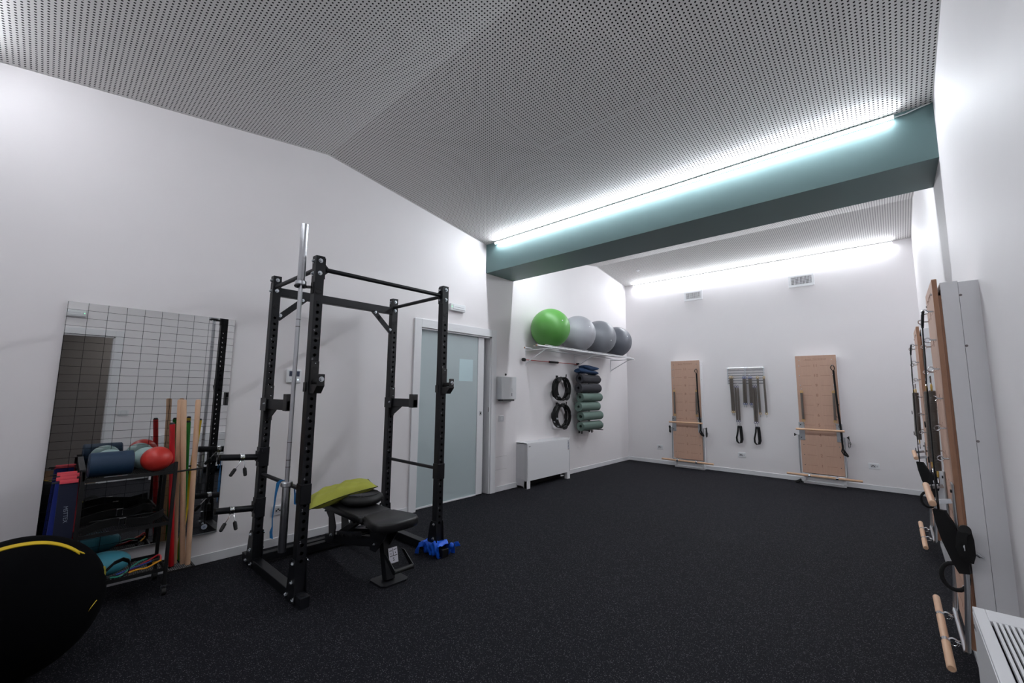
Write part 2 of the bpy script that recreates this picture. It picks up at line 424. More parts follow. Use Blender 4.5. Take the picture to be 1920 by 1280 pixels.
# ================================================================== LED STRIPS
def led(label, y, z, ny, power=1):
    t = thing('led_strip', label, 'light', (2.25, y, z), 'linear LED strips along the ceiling edges')
    x0, x1 = .21, 4.292
    yc, zcn = y + ny*.020, z - .026
    # corner profile: half-round diffuser facing out and down at 45 degrees
    yc, zcn = y + ny*.030, z - .032
    for x in (.45, 1.26, 2.07, 2.88, 3.69, 4.1): G().bar((x, y+ny*.004, z-.010), (x, yc-ny*.004, zcn+.004), .014, .004).obj('clip', PLAST, t, smooth=0)
    nv = Vector((0, ny, -1)).normalized(); tv = Vector((0, ny, 1)).normalized(); r = .0115
    P = [tv*(r*math.sin(q)) + nv*(r*math.cos(q)) for q in [-PI/2+PI*k/10 for k in range(11)]]
    vs = [Vector((x, yc, zcn)) + p for x in (x0, x1) for p in P]
    G().add(vs, [(k, k+1, 12+k, 11+k) for k in range(10)] + [tuple(range(11)), tuple(range(21, 10, -1))]).obj('diffuser', LEDM if power == 1 else MATS['led_dimmed'], t)
    Q = [Vector((0, yc, zcn)) + a for a in (tv*r-nv*.0004, tv*r*.8-nv*.006, tv*-r*.8-nv*.006, tv*-r-nv*.0004)]
    G().add([(x, q.y, q.z) for x in (x0, x1) for q in Q], [(k, (k+1) % 4, 4+(k+1) % 4, 4+k) for k in range(4)] + [(3, 2, 1, 0), (4, 5, 6, 7)]).obj('profile', PLAST, t, smooth=0)
    for x in (x0, x1):
        s_ = -1 if x == x0 else 1
        G().box(min(x, x+s_*.006), max(x, x+s_*.006), yc-.012, yc+.012, zcn-.012, zcn+.012).obj('end_cap', PLAST, t)
    return t
led('glowing LED strip along the top front edge of the green beam', YB1, ZV1, -1)
led('glowing LED strip at the top of the back wall above the vents', L, ZBK, -1)
led('LED strip hidden behind the green beam', YB2, ZV2, 1)
led('LED strip at the top of the near wall behind the camera', YN, ZNR, 1, .52)
tag(G().tube([(4.30, YB1-.02, 3.40), (4.36, YB1-.012, 3.405), (4.42, YB1-.012, 3.418), (4.49, YB1-.01, 3.428)], .004, 6).obj('power_cable', PLAST), 'thin white cable end beside the LED strip on the green beam', 'cable')
hl = thing('hallway_fill_lamp', 'added round fill lamp on the hallway ceiling beyond the doorway', 'light', (5.5, 1.2, 2.55))  # invented fixture, added only to brighten the hallway seen through the doorway
G().lathe([(0, 2.6), (.14, 2.6), (.14, 2.57), (.13, 2.565)], (5.5, 1.2, 0), n=24).obj('fill_lamp_base', PLAST, hl)
G().lathe([(.13, 2.566), (.11, 2.54), (.06, 2.525), (0, 2.52)], (5.5, 1.2, 0), n=24).obj('fill_lamp_glass', emit_mat('hall_fill_glow', (1.0, .93, .85), 45.0), hl)
# ceiling sensor
tag(G().lathe([(0, 0), (.03, 0), (.03, -.012), (.018, -.018), (0, -.018)], (.62, 7.55, 3.8145-.1475*.51+.002), n=18).obj('ceiling_sensor', PLAST), 'small round sensor on the far perforated ceiling', 'sensor')

# ================================================================== POWER RACK
RYL, RYR, RXR, RXF, PS, RH = 1.232, 2.363, 0.349, 1.169, 0.062, 2.312
rack = thing('power_rack', 'tall black steel power rack standing by the left wall', 'power rack', (.75, 1.8, 0))
BOLT = None
def bolt_mesh():
    g = G().cyl((0, 0, 0), (0, 0, .003), .0135, n=14).cyl((0, 0, .003), (0, 0, .011), .0105, .0095, n=6).cyl((0, 0, .011), (0, 0, .014), .006, n=10)
    me = bpy.data.meshes.new('bolt'); me.from_pydata(g.v, [], g.f); me.materials.append(ZINC); return me
BOLT = bolt_mesh()
def bolt(parent, p, d, s=1.15):
    ob = bpy.data.objects.new('bolt', BOLT); COL.objects.link(ob); ob.parent = parent
    q = Vector((0, 0, 1)).rotation_difference(Vector(d))
    M = Matrix.LocRotScale(Vector(p)-Vector(ORG.get(parent, (0, 0, 0))), q, Vector((s, s, s))); ob.matrix_local = M
    return ob
def rack_post(cx, cy):
    g = G(); h = PS/2; zt = 1.982; nh = 35; zb = zt - nh*.05
    for sx in (1, -1):
        for k in range(nh):
            zc_ = zt - .025 - .05*k
            plate_holes(g, lambda u, v, d, sx=sx, zc_=zc_: (cx+sx*(h-d), cy+u, zc_+v), PS, .05, .0115, 12, .004)
        for z0, z1 in ((.06, zb), (zt, RH)):
            g.add([(cx+sx*h, cy-h, z0), (cx+sx*h, cy+h, z0), (cx+sx*h, cy+h, z1), (cx+sx*h, cy-h, z1)], [(0, 1, 2, 3)])
    for sy in (1, -1):
        g.add([(cx-h, cy+sy*h, .06), (cx+h, cy+sy*h, .06), (cx+h, cy+sy*h, RH), (cx-h, cy+sy*h, RH)], [(0, 1, 2, 3)])
    g.add([(cx-h, cy-h, RH), (cx+h, cy-h, RH), (cx+h, cy+h, RH), (cx-h, cy+h, RH)], [(0, 1, 2, 3)])
    p = g.obj('post', STEEL, rack, smooth=0)
    F = lambda z, y=0: frame((cx+h+.0008, cy+y, z), (0, 1, 0), (0, 0, 1))
    g = G()   # maker's mark: a ring with an S through it
    pts = [(cx+h+.0012, cy+.021*math.cos(t), 2.055+.021*math.sin(t)) for t in [PI*.10+2*PI*k/24*.88 for k in range(24)]]
    g.tube(pts, .0022, 5)
    g.obj('emblem_ring', DARK, p)
    text_mesh('emblem_letter', 'S', .038, DARK, p, F(2.055))
    for i, n in enumerate(range(10, 0, -1)):
        z = 1.998 - i*.2
        if z < .25: break
        text_mesh('height_number', str(n), .024, DARK if i == 0 else LETTER, p, F(z-.016 if i == 0 else z-.02, -.014))
    for dz in (.035, .125):
        bolt(p, (cx+h, cy, RH-dz), (1, 0, 0)); bolt(p, (cx-h, cy, RH-dz), (-1, 0, 0))
        for sy in (-1, 1): bolt(p, (cx-.004, cy+sy*h, RH-dz-.004), (0, sy, 0))
    return p
posts = {(a, b): rack_post(x, y) for a, x in (('r', RXR), ('f', RXF)) for b, y in (('l', RYL), ('r', RYR))}
for y in (RYL, RYR):
    b = G().box(.15, 1.292, y-.033, y+.033, 0, .066).obj('base_tube', STEEL, rack, smooth=0, bevel=.004)
    G().lathe([(0, .0006), (.014, .0006), (.014, 0)], (1.255, y, .0665), n=16).obj('base_hole', DARK, b)
    for x in (.55, .63, .71, .79, .87, .95):
        G().cyl((x, y-.0332, .033), (x, y-.0336, .033), .003, n=8).obj('pin_hole', DARK, b)
for (a, b), x, y in ((('r', 'l'), RXR, RYL), (('f', 'l'), RXF, RYL), (('r', 'r'), RXR, RYR), (('f', 'r'), RXF, RYR)):
    for s in (-1, 1):
        yy = y + s*.034
        pl = G().prism([(x-.095, .008), (x+.055, .008), (x+.055, .05), (x+.034, .27), (x-.030, .27), (x-.05, .24)], lambda u, v, w: (u, w, v), min(yy, yy+s*.005), max(yy, yy+s*.005)).obj('gusset_plate', STEEL, rack, smooth=0)
        for bx, bz in ((x+.004, .245), (x+.002, .13), (x-.075, .035), (x+.038, .035)):
            bolt(pl, (bx, yy+s*.005, bz), (0, s, 0))
G().box(RXR-.03, RXR+.03, RYL+.033, RYR-.033, .02, .085).obj('rear_floor_tube', STEEL, rack, smooth=0, bevel=.004)
# top frame
G().cyl((RXF, RYL+.05, 2.226), (RXF, RYR-.05, 2.226), .0165, n=16).obj('pull_up_bar', STEEL, rack)
for y, s in ((RYL+.031, 1), (RYR-.031, -1)):
    pl = G().box(RXF-.031, RXF+.031, min(y, y+s*.006), max(y, y+s*.006), 2.15, 2.302).obj('bar_bracket', STEEL, rack, smooth=0)
    G().prism([(0, 2.275), (0, 2.177), (.05, 2.226)], lambda u, v, w: (w, y+s*(.006+u), v), RXF-.004, RXF+.004).obj('bar_web', STEEL, pl, smooth=0)
for y in (RYL, RYR):
    G().cyl((RXR+.031, y, 2.222), (RXF-.031, y, 2.226), .0165, n=16).obj('side_bar', STEEL, rack)
G().box(RXR-.028, RXR+.028, RYL+.031, RYR-.031, 2.148, 2.218).obj('rear_beam', STEEL, rack, smooth=0, bevel=.004)
for y, s in ((RYL+.031, 1), (RYR-.031, -1)):
    b = G().bar((RXR+.012, y+s*-.004, 1.957), (RXR+.012, y+s*.215, 2.166), .048, .012, (1, 0, 0)).obj('diagonal_brace', STEEL, rack, smooth=0)
    bolt(b, (RXR+.018, y+s*.185, 2.145), (1, 0, 0)); bolt(b, (RXR+.018, y+s*.012, 1.985), (1, 0, 0))
# pin-and-pipe safeties
for y in (RYL, RYR):
    G().cyl((RXR+.02, y, .70), (RXF-.02, y, .70), .0145, n=14).obj('safety_bar', STEEL, rack)
    G().box(RXF-.037, RXF+.0375, y-.0365, y+.0365, .615, .745).obj('safety_sleeve', STEEL, rack, smooth=0, bevel=.004)
# j-hooks on the front posts
for y in (RYL, RYR):
    x0 = RXF+.031
    j = G().box(x0, x0+.007, y-.022, y+.034, 1.345, 1.565).obj('j_hook', LEATHER, rack, smooth=0, bevel=.006)
    G().prism([(x0+.007, 1.345), (x0+.06, 1.345), (x0+.105, 1.395), (x0+.105, 1.405), (x0+.007, 1.405)], lambda u, v, w: (u, w, v), y-.018, y+.034).obj('hook_tray', LEATHER, j, smooth=0)
    lip = G().box(x0+.088, x0+.1, y-.012, y+.038, 1.40, 1.475).obj('hook_lip', LEATHER, j, smooth=0, bevel=.005)
    bolt(lip, (x0+.1, y+.012, 1.44), (1, 0, 0), 1.3)
    G().cyl((x0+.007, y+.01, 1.425), (x0+.088, y+.01, 1.425), .018, n=16).obj('roller_sleeve', BLACKR, j)
    G().cyl((x0+.007, y+.006, 1.515), (x0+.010, y+.006, 1.515), .014, n=16).obj('pin_cap', BLACKR, j)
    G().cyl((x0+.007, y+.006, 1.55), (x0+.010, y+.006, 1.55), .004, n=8).obj('pin_dot', ZINC, j)
    G().box(RXF-.036, RXF-.0, y-.037, y-.031, 1.355, 1.42).obj('hook_cheek', LEATHER, j, smooth=0)
# spotter arms on the rear posts
for y, x1 in ((RYL, .83), (RYR, .79)):
    x0 = RXR+.031
    a = G().box(x0, x1, y-.024, y+.024, 1.215, 1.285).obj('spotter_arm', STEEL, rack, smooth=0, bevel=.003)
    G().box(x1-.065, x1, y-.028, y+.028, 1.21, 1.335).obj('arm_stop', LEATHER, a, smooth=0, bevel=.003)
    G().box(x0, x1-.066, y-.02, y+.02, 1.285, 1.291).obj('arm_pad', BLACKR, a, smooth=0)
    G().prism([(x0, 1.215), (x0+.19, 1.215), (x0+.03, 1.125), (x0, 1.125)], lambda u, v, w: (u, w, v), y-.006, y+.006).obj('arm_gusset', STEEL, a, smooth=0)
    G().box(x0, x0+.006, y-.028, y+.034, 1.12, 1.40).obj('arm_plate', LEATHER, a, smooth=0, bevel=.002)
    G().box(RXR-.034, x0+.06, y-.038, y-.031, 1.2, 1.30).obj('arm_cheek', STEEL, a, smooth=0)
    for z in (1.315, 1.385): G().sphere((x0+.006, y+.012, z), .0065, 10, 6).obj('plate_stud', ZINC, a)
    bolt(a, (x0+.03, y-.038, 1.255), (0, -1, 0), .8)
# plate pegs on the left rear post
for z in (.845, .455):
    b = G().box(RXR-.036, RXR+.0365, RYL-.037, RYL+.036, z-.085, z+.065).obj('peg_bracket', STEEL, rack, smooth=0, bevel=.004)
    G().cyl((RXR+.0365, RYL, z+.04), (RXR+.042, RYL, z+.04), .019, n=18).obj('peg_knob', STEEL, b)
    G().box(RXR-.033, RXR+.033, RYL-.045, RYL-.037, z-.045, z+.035).obj('peg_flange', STEEL, b, smooth=0)
    G().cyl((RXR, RYL-.045, z-.012), (RXR, RYL-.295, z+.010), .0235, n=20).obj('plate_peg', STEEL, b)
# vertical bar hanger on the left front post
hg = G().box(RXF-.02, RXF+.02, RYL-.037, RYL-.031, 2.04, 2.12).obj('bar_hanger', BLACKR, rack, smooth=0)
G().bar((RXF-.01, RYL-.037, 2.085), (RXF-.035, RYL-.07, 2.085), .03, .014).obj('hanger_arm', BLACKR, hg, smooth=0)
G().tube([(1.13+.034*math.cos(t), 1.135+.034*math.sin(t), 2.085) for t in [PI*.15+2*PI*k/20*.82 for k in range(21)]], .009, 6).obj('hanger_ring', BLACKR, hg)

# barbell
BARM = mat('barbell_steel', (196, 198, 202), .30, 1.0, var=.04)
bb = thing('barbell', 'chrome barbell hanging upright on the left front post of the power rack', 'barbell', (1.13, 1.135, .325))
bx, by = 1.13, 1.135
G().lathe([(.0, .735), (.0138, .735), (.0138, 1.60), (.0142, 1.60), (.0142, 2.10), (0, 2.10)], (bx, by, 0), n=20).obj('shaft', BARM, bb)
for z in (.86, .905, 1.02, 1.80, 1.85):
    G().lathe([(.0143, -.002), (.0146, 0), (.0143, .002)], (bx, by, z), n=20).obj('ring_mark', mat('ring_mark', (70, 55, 50), .5), bb)
for z0, z1, zc_ in ((.325, .735, .735), (2.12, 2.535, 2.092)):
    G().lathe([(0, z0), (.023, z0), (.0248, z0+.003), (.0248, z1-.002), (0, z1-.002)], (bx, by, 0), n=24).obj('sleeve', BARM, bb)
    G().lathe([(0, zc_), (.034, zc_), (.037, zc_+.004), (.037, zc_+.026), (.034, zc_+.03), (0, zc_+.03)], (bx, by, 0), n=24).obj('collar', BARM, bb)

# spring collars on the pegs
def spring_collar(label, y, z, swing):
    t = thing('spring_collar', label, 'collar', (RXR, y, z-.13), 'spring clips hanging on the rack pegs')
    for k in range(4):
        yy = y-.012+.0075*k
        G().tube([(RXR+.0262*math.cos(a), yy, z+.0262*math.sin(a)) for a in [2*PI*i/20 for i in range(20)]], .0033, 6, closed=True).obj('coil', CHROME, t)
    for s in (-1, 1):
        top = Vector((RXR+.02, y+s*.01, z-.024)); bot = Vector((RXR+.03+swing, y+s*.030-.015, z-.075)); end = bot + (bot-top).normalized()*.065
        G().tube([top, top.lerp(bot, .5)+Vector((.006, 0, 0)), bot], .0032, 6).obj('clip_wire', CHROME, t)
        G().tube([bot, bot.lerp(end, .1), bot.lerp(end, .5), bot.lerp(end, .92), end], [.006, .0125, .0135, .012, .006], 10).obj('clip_grip', BLACKR, t)
spring_collar('chrome spring clip with black grips on the upper plate peg', 1.085, .842, .0)
spring_collar('chrome spring clip with black grips on the lower plate peg', 1.045, .455, .012)

# blue elastic band over the left safety bar, and blue band knotted on the right front foot
BLUEB = mat('blue_band', (24, 112, 172), .55, var=.12, scale=25)
pts = [(.735, 1.205, .30), (.725, 1.203, .34), (.738, 1.204, .38), (.722, 1.206, .44), (.735, 1.207, .52), (.745, 1.210, .62), (.765, 1.213, .69), (.80, 1.220, .715), (.85, 1.232, .719), (.90, 1.244, .713), (.955, 1.252, .69), (.985, 1.252, .63), (1.0, 1.252, .575)]
hw = [(.017+.003*math.sin(i*2.3), .004*math.cos(i), 0) for i in range(len(pts))]
tag(G().ribbon(pts, hw, .003).obj('elastic_band', BLUEB, smooth=50), 'light blue elastic band slung over the left safety bar of the rack', 'elastic band')
BLUEC = mat('royal_blue_cloth', (18, 92, 214), .45, var=.15, scale=40)
t = thing('knotted_band', 'royal blue stretch band knotted around the right front rack foot', 'elastic band', (1.19, RYR, 0))
g = G(); nu, nv = 30, 26; vs = []
for i in range(nu):
    x = 1.055 + .225*i/(nu-1)
    for k in range(nv):
        a = 2*PI*k/nv; cx_, cz_ = math.cos(a), math.sin(a)
        q = max(abs(cx_), abs(cz_))**.8; ry = .060/q; rz = .046/q
        w = .005*math.sin(5*a+i*.5)+.004*math.sin(3*a-i*.9)+.003*math.sin(9*a+i*1.3)+.003
        zz = .046 + (rz+w)*cz_ + (.02*math.exp(-((i-20)/5.)**2) if cz_ > 0 else 0)
        vs.append((x+.012*math.sin(a*2+1), RYR+(ry+w)*cx_, max(.002, zz)))
fs = [(i*nv+k, i*nv+(k+1) % nv, (i+1)*nv+(k+1) % nv, (i+1)*nv+k) for i in range(nu-1) for k in range(nv)]
g.add(vs, fs).obj('wrap', BLUEC, t, smooth=70)
for (x, y, s) in ((1.07, RYR-.072, -1), (1.285, RYR+.068, 1)):
    kn = G().sphere((x, y, .075), .022, 14, 10, (1, .9, 1.1)).obj('knot', BLUEC, t, smooth=80)
    for q in (-1, 1):
        G().ribbon([(x, y, .075), (x+.01*q, y+s*.02, .085+.012*q), (x+.02*q, y+s*.035, .07+.03*q), (x+.028*q, y+s*.04, .035+.045*q), (x+.03*q, y+s*.045, .012+.055*q)], [(.004+.004*i, .010, .006) for i in range(5)], .004).obj('tail', BLUEC, kn, smooth=70)

# ================================================================== BENCH
BYC = 1.775
be = thing('weight_bench', 'black adjustable weight bench inside the power rack', 'bench', (1.0, BYC, 0))
def pad(name, poly, z0, z1, parent):
    n = len(poly); cx_ = sum(p[0] for p in poly)/n; cy_ = sum(p[1] for p in poly)/n
    rings = []
    for f, z in ((.94, z0), (1, z0+.012), (1, z1-.016), (.975, z1-.004), (.93, z1)):
        rings.append([(cx_+(x-cx_)*f, cy_+(y-cy_)*f, z) for x, y in poly])
    g = G(); vs = [p for r in rings for p in r]
    fs = [(i*n+k, i*n+(k+1) % n, (i+1)*n+(k+1) % n, (i+1)*n+k) for i in range(len(rings)-1) for k in range(n)]
    fs += [tuple(range(n-1, -1, -1)), tuple(range((len(rings)-1)*n, len(rings)*n))]
    return g.add(vs, fs).obj(name, LEATHER, parent, smooth=50)
def rpoly(x0, x1, wa, wb, r=.03):
    P = []
    for (cx_, cy_, a0, w) in ((x0+r, -wa+r, PI, 0), (x1-r, -wb+r, 1.5*PI, 0), (x1-r, wb-r, 0, 0), (x0+r, wa-r, .5*PI, 0)):
        P += [(cx_+r*math.cos(a0+k*PI/10), BYC+cy_+r*math.sin(a0+k*PI/10)) for k in range(6)]
    return P
sp_ = pad('seat_pad', [(1.215, BYC-.125), (1.40, BYC-.17), (1.45, BYC-.172), (1.50, BYC-.15), (1.525, BYC-.09), (1.53, BYC), (1.525, BYC+.09), (1.50, BYC+.15), (1.45, BYC+.172), (1.40, BYC+.17), (1.215, BYC+.125), (1.205, BYC+.1), (1.205, BYC-.1)], .398, .462, be)
bp_ = pad('back_pad', rpoly(.40, 1.195, .14, .14), .395, .452, be)
G().box(.44, 1.17, BYC-.11, BYC+.11, .383, .397).obj('back_board', BLACKR, bp_, smooth=0)
G().box(1.24, 1.47, BYC-.12, BYC+.12, .383, .4).obj('seat_board', BLACKR, sp_, smooth=0)
G().bar((.42, BYC, .10), (1.26, BYC, .265), .06, .075).obj('main_rail', STEEL, be, smooth=0, bevel=.004)
rf = G().box(.39, .45, BYC-.235, BYC+.235, .02, .08).obj('rear_foot', STEEL, be, smooth=0, bevel=.004)
for s in (-1, 1):
    G().cyl((.42, BYC+s*.235, .045), (.42, BYC+s*.262, .045), .045, n=20).obj('wheel', BLACKR, rf)
    G().prism([(.44, .37), (.60, .37), (.66, .25), (.63, .14), (.55, .14), (.53, .30)], lambda u, v, w: (u, w, v), BYC+s*.055-.004, BYC+s*.055+.004).obj('hinge_plate', STEEL, be, smooth=0)
    bolt(be, (.60, BYC+s*.06, .175), (0, s, 0)); bolt(be, (.47, BYC+s*.06, .345), (0, s, 0), .7)
    G().prism([(1.18, .385), (1.42, .385), (1.37, .31), (1.27, .20), (1.19, .20)], lambda u, v, w: (u, w, v), BYC+s*.045-.004, BYC+s*.045+.004).obj('seat_bracket', STEEL, be, smooth=0)
    bolt(be, (1.25, BYC+s*.05, .25), (0, s, 0), .8)
G().bar((.62, BYC, .17), (.98, BYC, .375), .04, .05).obj('adjuster_strut', STEEL, be, smooth=0, bevel=.003)
for k in range(5):
    G().cyl((.72+.07*k, BYC-.06, .20+.0135*k), (.72+.07*k, BYC+.06, .20+.0135*k), .008, n=10).obj('ladder_rung', CHROME if k == 2 else STEEL, be)
for s in (-1, 1):
    G().bar((.68, BYC+s*.05, .205), (1.06, BYC+s*.05, .28), .006, .035).obj('ladder_rail', STEEL, be, smooth=0)
G().bar((.98, BYC-.09, .372), (.98, BYC+.09, .372), .05, .03).obj('pad_support', STEEL, be, smooth=0)
fl = G().bar((1.24, BYC+.03, .36), (1.335, BYC+.03, .012), .07, .06, (1, 0, 0)).obj('front_leg', STEEL, be, smooth=0, bevel=.004)
fp = G().prism([(1.25, BYC-.07), (1.40, BYC-.07), (1.425, BYC-.045), (1.425, BYC+.12), (1.40, BYC+.15), (1.25, BYC+.15), (1.235, BYC+.13), (1.235, BYC-.05)], lambda u, v, w: (u, v, w), 0, .012).obj('foot_plate', STEEL, be, smooth=0)
# printed data label on the front leg
ax = Vector((.095, 0, -.348)).normalized(); nrm = Vector((.348, 0, .095)).normalized()
base = Vector((1.317, BYC+.063, .165)) + nrm*.013
M = frame(base, (0, 1, 0), -ax)
lp = G().add([M @ Vector((u, v, w)) for w in (0, .002) for u, v in ((-.037, -.052), (.037, -.052), (.037, .052), (-.037, .052))], [(3, 2, 1, 0), (4, 5, 6, 7), (0, 1, 5, 4), (1, 2, 6, 5), (2, 3, 7, 6), (3, 0, 4, 7)]).obj('data_label', mat('label_white', (205, 203, 212), .5), be, smooth=0)
g = G()
for (u0, u1, v0, v1) in ((-.03, -.008, .030, .034), (.006, .030, .034, .038), (-.03, .032, -.006, -.002), (-.002, .002, -.004, .045), (-.022, -.016, .008, .016), (.016, .022, .010, .018)):
    g.add([M @ Vector((u, v, .0026)) for u, v in ((u0, v0), (u1, v0), (u1, v1), (u0, v1))], [(0, 1, 2, 3)])
g.obj('label_print', DARK, lp, smooth=0)
mt = M.copy(); mt.translation = M @ Vector((0, -.028, .0024)); text_mesh('label_emblem', 'S', .034, DARK, lp, mt, .0003)
# lift handle
hd = G().cyl((1.452, BYC-.005, .102), (1.452, BYC+.15, .102), .0155, n=16).obj('lift_handle', BLACKR, be)
for y in (BYC-.005, BYC+.15):
    G().prism([(1.30, .19), (1.345, .19), (1.465, .115), (1.462, .085), (1.44, .085)], lambda u, v, w: (u, w, v), y-.003, y+.003).obj('handle_cheek', STEEL, hd, smooth=0)

# balance disc on the bench
DX, DYC, DZB = .845, 1.835, .452
bd = thing('balance_disc', 'black air-filled balance disc with ribbed top lying on the bench', 'balance cushion', (DX, DYC, DZB))
prof = [(0, .004), (.10, .0), (.145, .008), (.166, .026), (.170, .042), (.163, .060), (.145, .072), (.135, .075)]
G().lathe([(r, DZB+h) for r, h in prof], (DX, DYC, 0), n=48).obj('body', BLACKR, bd, smooth=60)
tp = G().lathe([(.136, DZB+.0748), (.07, DZB+.081), (0, DZB+.083)], (DX, DYC, 0), n=48).obj('top_skin', BLACKR, bd, smooth=60)
g = G()
for k in range(-15, 16):
    r = .0085*k; hl = math.sqrt(max(0, .132**2-r*r))
    a = math.radians(35); dx, dy = math.cos(a), math.sin(a)
    p0 = Vector((DX-dy*r-dx*hl, DYC+dx*r-dy*hl, DZB+.0800)); p1 = Vector((DX-dy*r+dx*hl, DYC+dx*r+dy*hl, DZB+.0800)); pm = (p0+p1)/2 + Vector((0, 0, .006))
    if hl > .02: g.tube([p0, p0.lerp(pm, .5)+Vector((0, 0, .0015)), pm, pm.lerp(p1, .52)+Vector((0, 0, .0015)), p1], .0021, 5)
g.obj('ribs', mat('rib_rubber', (58, 58, 63), .5), tp, smooth=60)

# lime cushion
LIME = mat('lime_fabric', (166, 168, 66), .8, var=.08, scale=18, bump=.25, bscale=30)
cu = thing('cushion', 'flat lime green cushion with black piping leaning over the balance disc', 'cushion', (.70, 1.68, .45))
A = Vector((.62, 1.49, .462)); B = Vector((.75, 1.985, .575))       # short edge mid points
ua = (B-A); va = Vector((.36, -.115, .008)); na = ua.cross(va).normalized(); na = na if na.z > 0 else -na
C0 = (A+B)/2
NU, NV = 26, 18
def cush(s):
    vs = []
    for i in range(NU+1):
        for j in range(NV+1):
            u = -1+2*i/NU; v = -1+2*j/NV
            th = (max(0, (1-abs(u)**2.6))*max(0, (1-abs(v)**2.4)))**.5
            pin = 1-.06*(1-u*u)*abs(v)
            wr = .007*math.sin(7*u+3*v)*th + .005*math.sin(11*v-4*u)*th + .004*math.sin(17*u+6*v)*th
            vs.append(C0 + ua*.5*u*(1-.04*(1-v*v)) + va*.5*v*pin + na*(s*.058*th + wr + .014*math.cos(u*1.5)))
    return vs
vs = cush(1) + cush(-1); o = (NU+1)*(NV+1)
fs = [(k*o+i*(NV+1)+j, k*o+(i+1)*(NV+1)+j, k*o+(i+1)*(NV+1)+j+1, k*o+i*(NV+1)+j+1) for k in (0, 1) for i in range(NU) for j in range(NV)]
G().add(vs, fs).obj('cover', LIME, cu, smooth=80)
top = cush(0); rim = [top[i*(NV+1)] for i in range(NU+1)] + [top[NU*(NV+1)+j] for j in range(1, NV+1)] + [top[i*(NV+1)+NV] for i in range(NU-1, -1, -1)] + [top[j] for j in range(NV-1, 0, -1)]
G().tube(rim, .0026, 5, closed=True).obj('piping', BLACKF, cu)

# ================================================================== MIRROR
mi = thing('wall_mirror', 'large frameless wall mirror printed with a fine posture grid', 'mirror', (.02, .55, .235))
MY0, MY1, MZ0, MZ1 = .057, 1.042, .235, 1.952
me_ = G().box(.012, .022, MY0, MY1, MZ0, MZ1)
gl = me_.obj('mirror_glass', MATS['grid_mirror'], mi, smooth=0)
G().box(.0, .0118, MY0+.01, MY1-.01, MZ0+.01, MZ1-.01).obj('backing_board', mat('backing_dark', (40, 40, 42), .7), mi, smooth=0)
G().box(.006, .026, MY0, MY1, MZ0-.008, MZ0+.001).obj('bottom_rail', ALU, mi, smooth=0)
st = G().lathe([(.0, .0012), (.02, .0012), (.02, 0)], (.0222, .955, .285), (1, 0, 0), n=20).obj('maker_sticker', mat('sticker_pale', (175, 185, 200), .4), mi)
text_mesh('sticker_print', 'o', .03, mat('sticker_blue', (40, 60, 120), .5), st, frame((.0236, .955, .285), (0, 1, 0), (0, 0, 1)), .0002)

# ================================================================== STORAGE CART
CX0, CX1, CY0, CY1 = .085, .425, .215, .665
cart = thing('storage_cart', 'black wire-shelf storage cart on castors in front of the mirror', 'cart', (.255, .44, 0))
CST = mat('cart_steel', (17, 17, 18), .45, var=.15)
for x in (CX0, CX1):
    for y in (CY0, CY1):
        top_ = .865 if x == CX1 else .90
        p = G().box(x-.010, x+.010, y-.010, y+.010, .065, top_).obj('upright', CST, cart, smooth=0, bevel=.002)
        c = G().box(x-.004, x+.004, y-.018, y-.012, .022, .066).box(x-.004, x+.004, y+.012, y+.018, .022, .066).box(x-.012, x+.012, y-.018, y+.018, .058, .066).obj('castor_fork', ZINC, p, smooth=0)
        G().cyl((x, y-.011, .024), (x, y+.011, .024), .024, n=18).obj('castor_wheel', BLACKR, p)
def mesh_shelf(x0, x1, y0, y1, z, name='wire_shelf', rim=.022):
    s = G().bar((x0, y0, z), (x0, y1, z), .010, rim).bar((x1, y0, z), (x1, y1, z), .010, rim).bar((x0, y0, z), (x1, y0, z), .010, rim).bar((x0, y1, z), (x1, y1, z), .010, rim).obj(name, CST, cart, smooth=0)
    g = G(); pitch = .022; w = x1-x0; h_ = y1-y0
    for s_ in (-1, 1):
        k = -int((w+h_)/pitch)
        c0 = -h_
        c = c0
        while c < w+h_:
            # line x = x0 + c + s*(y-y0)
            P = []
            for yy in (0, h_):
                P.append((c + s_*yy if s_ > 0 else c - yy + 0, yy))
            (xa, ya), (xb, yb) = P
            t0, t1 = 0.0, 1.0
            dx = xb-xa
            if abs(dx) > 1e-9:
                ta, tb = (0-xa)/dx, (w-xa)/dx
                if ta > tb: ta, tb = tb, ta
                t0, t1 = max(t0, ta), min(t1, tb)
            if t1-t0 > .01:
                f = lambda t: (x0+xa+dx*t, y0+ya+(yb-ya)*t, z-.006)
                g.bar(f(t0), f(t1), .0022, .0022)
            c += pitch
    g.obj('expanded_mesh', CST, s, smooth=0)
    return s
ZS = (.165, .462, .798)
for z in ZS: mesh_shelf(CX0, CX1, CY0, CY1, z)
# sloped hand rests at the left end and corner fins at the right
for x in (CX0, CX1):
    G().bar((x, CY0, .895 if x == CX0 else .855), (x, CY0+.005, .80), .012, .02, (1, 0, 0)).obj('end_stay', CST, cart, smooth=0)
G().bar((CX0, CY0-.004, .905), (CX1, CY0-.004, .862), .026, .012).obj('hand_rest', mat('cart_grip', (34, 34, 35), .5), cart, smooth=0)
G().prism([(0, .80), (0, .868), (-.03, .85), (-.075, .80)], lambda u, v, w: (w, CY1+u, v), CX1-.003, CX1+.003).obj('corner_fin', CST, cart, smooth=0)
# side holder for sticks: ring above, mesh tray below
G().tube([(CX1-.01, CY1, .796), (CX1-.01, CY1+.155, .80), (CX1-.19, CY1+.165, .80), (CX1-.19, CY1, .796)], .006, 8).obj('stick_ring', CST, cart)
mesh_shelf(CX0+.07, CX1-.0, CY1+.01, CY1+.158, .135, 'stick_tray', .012)

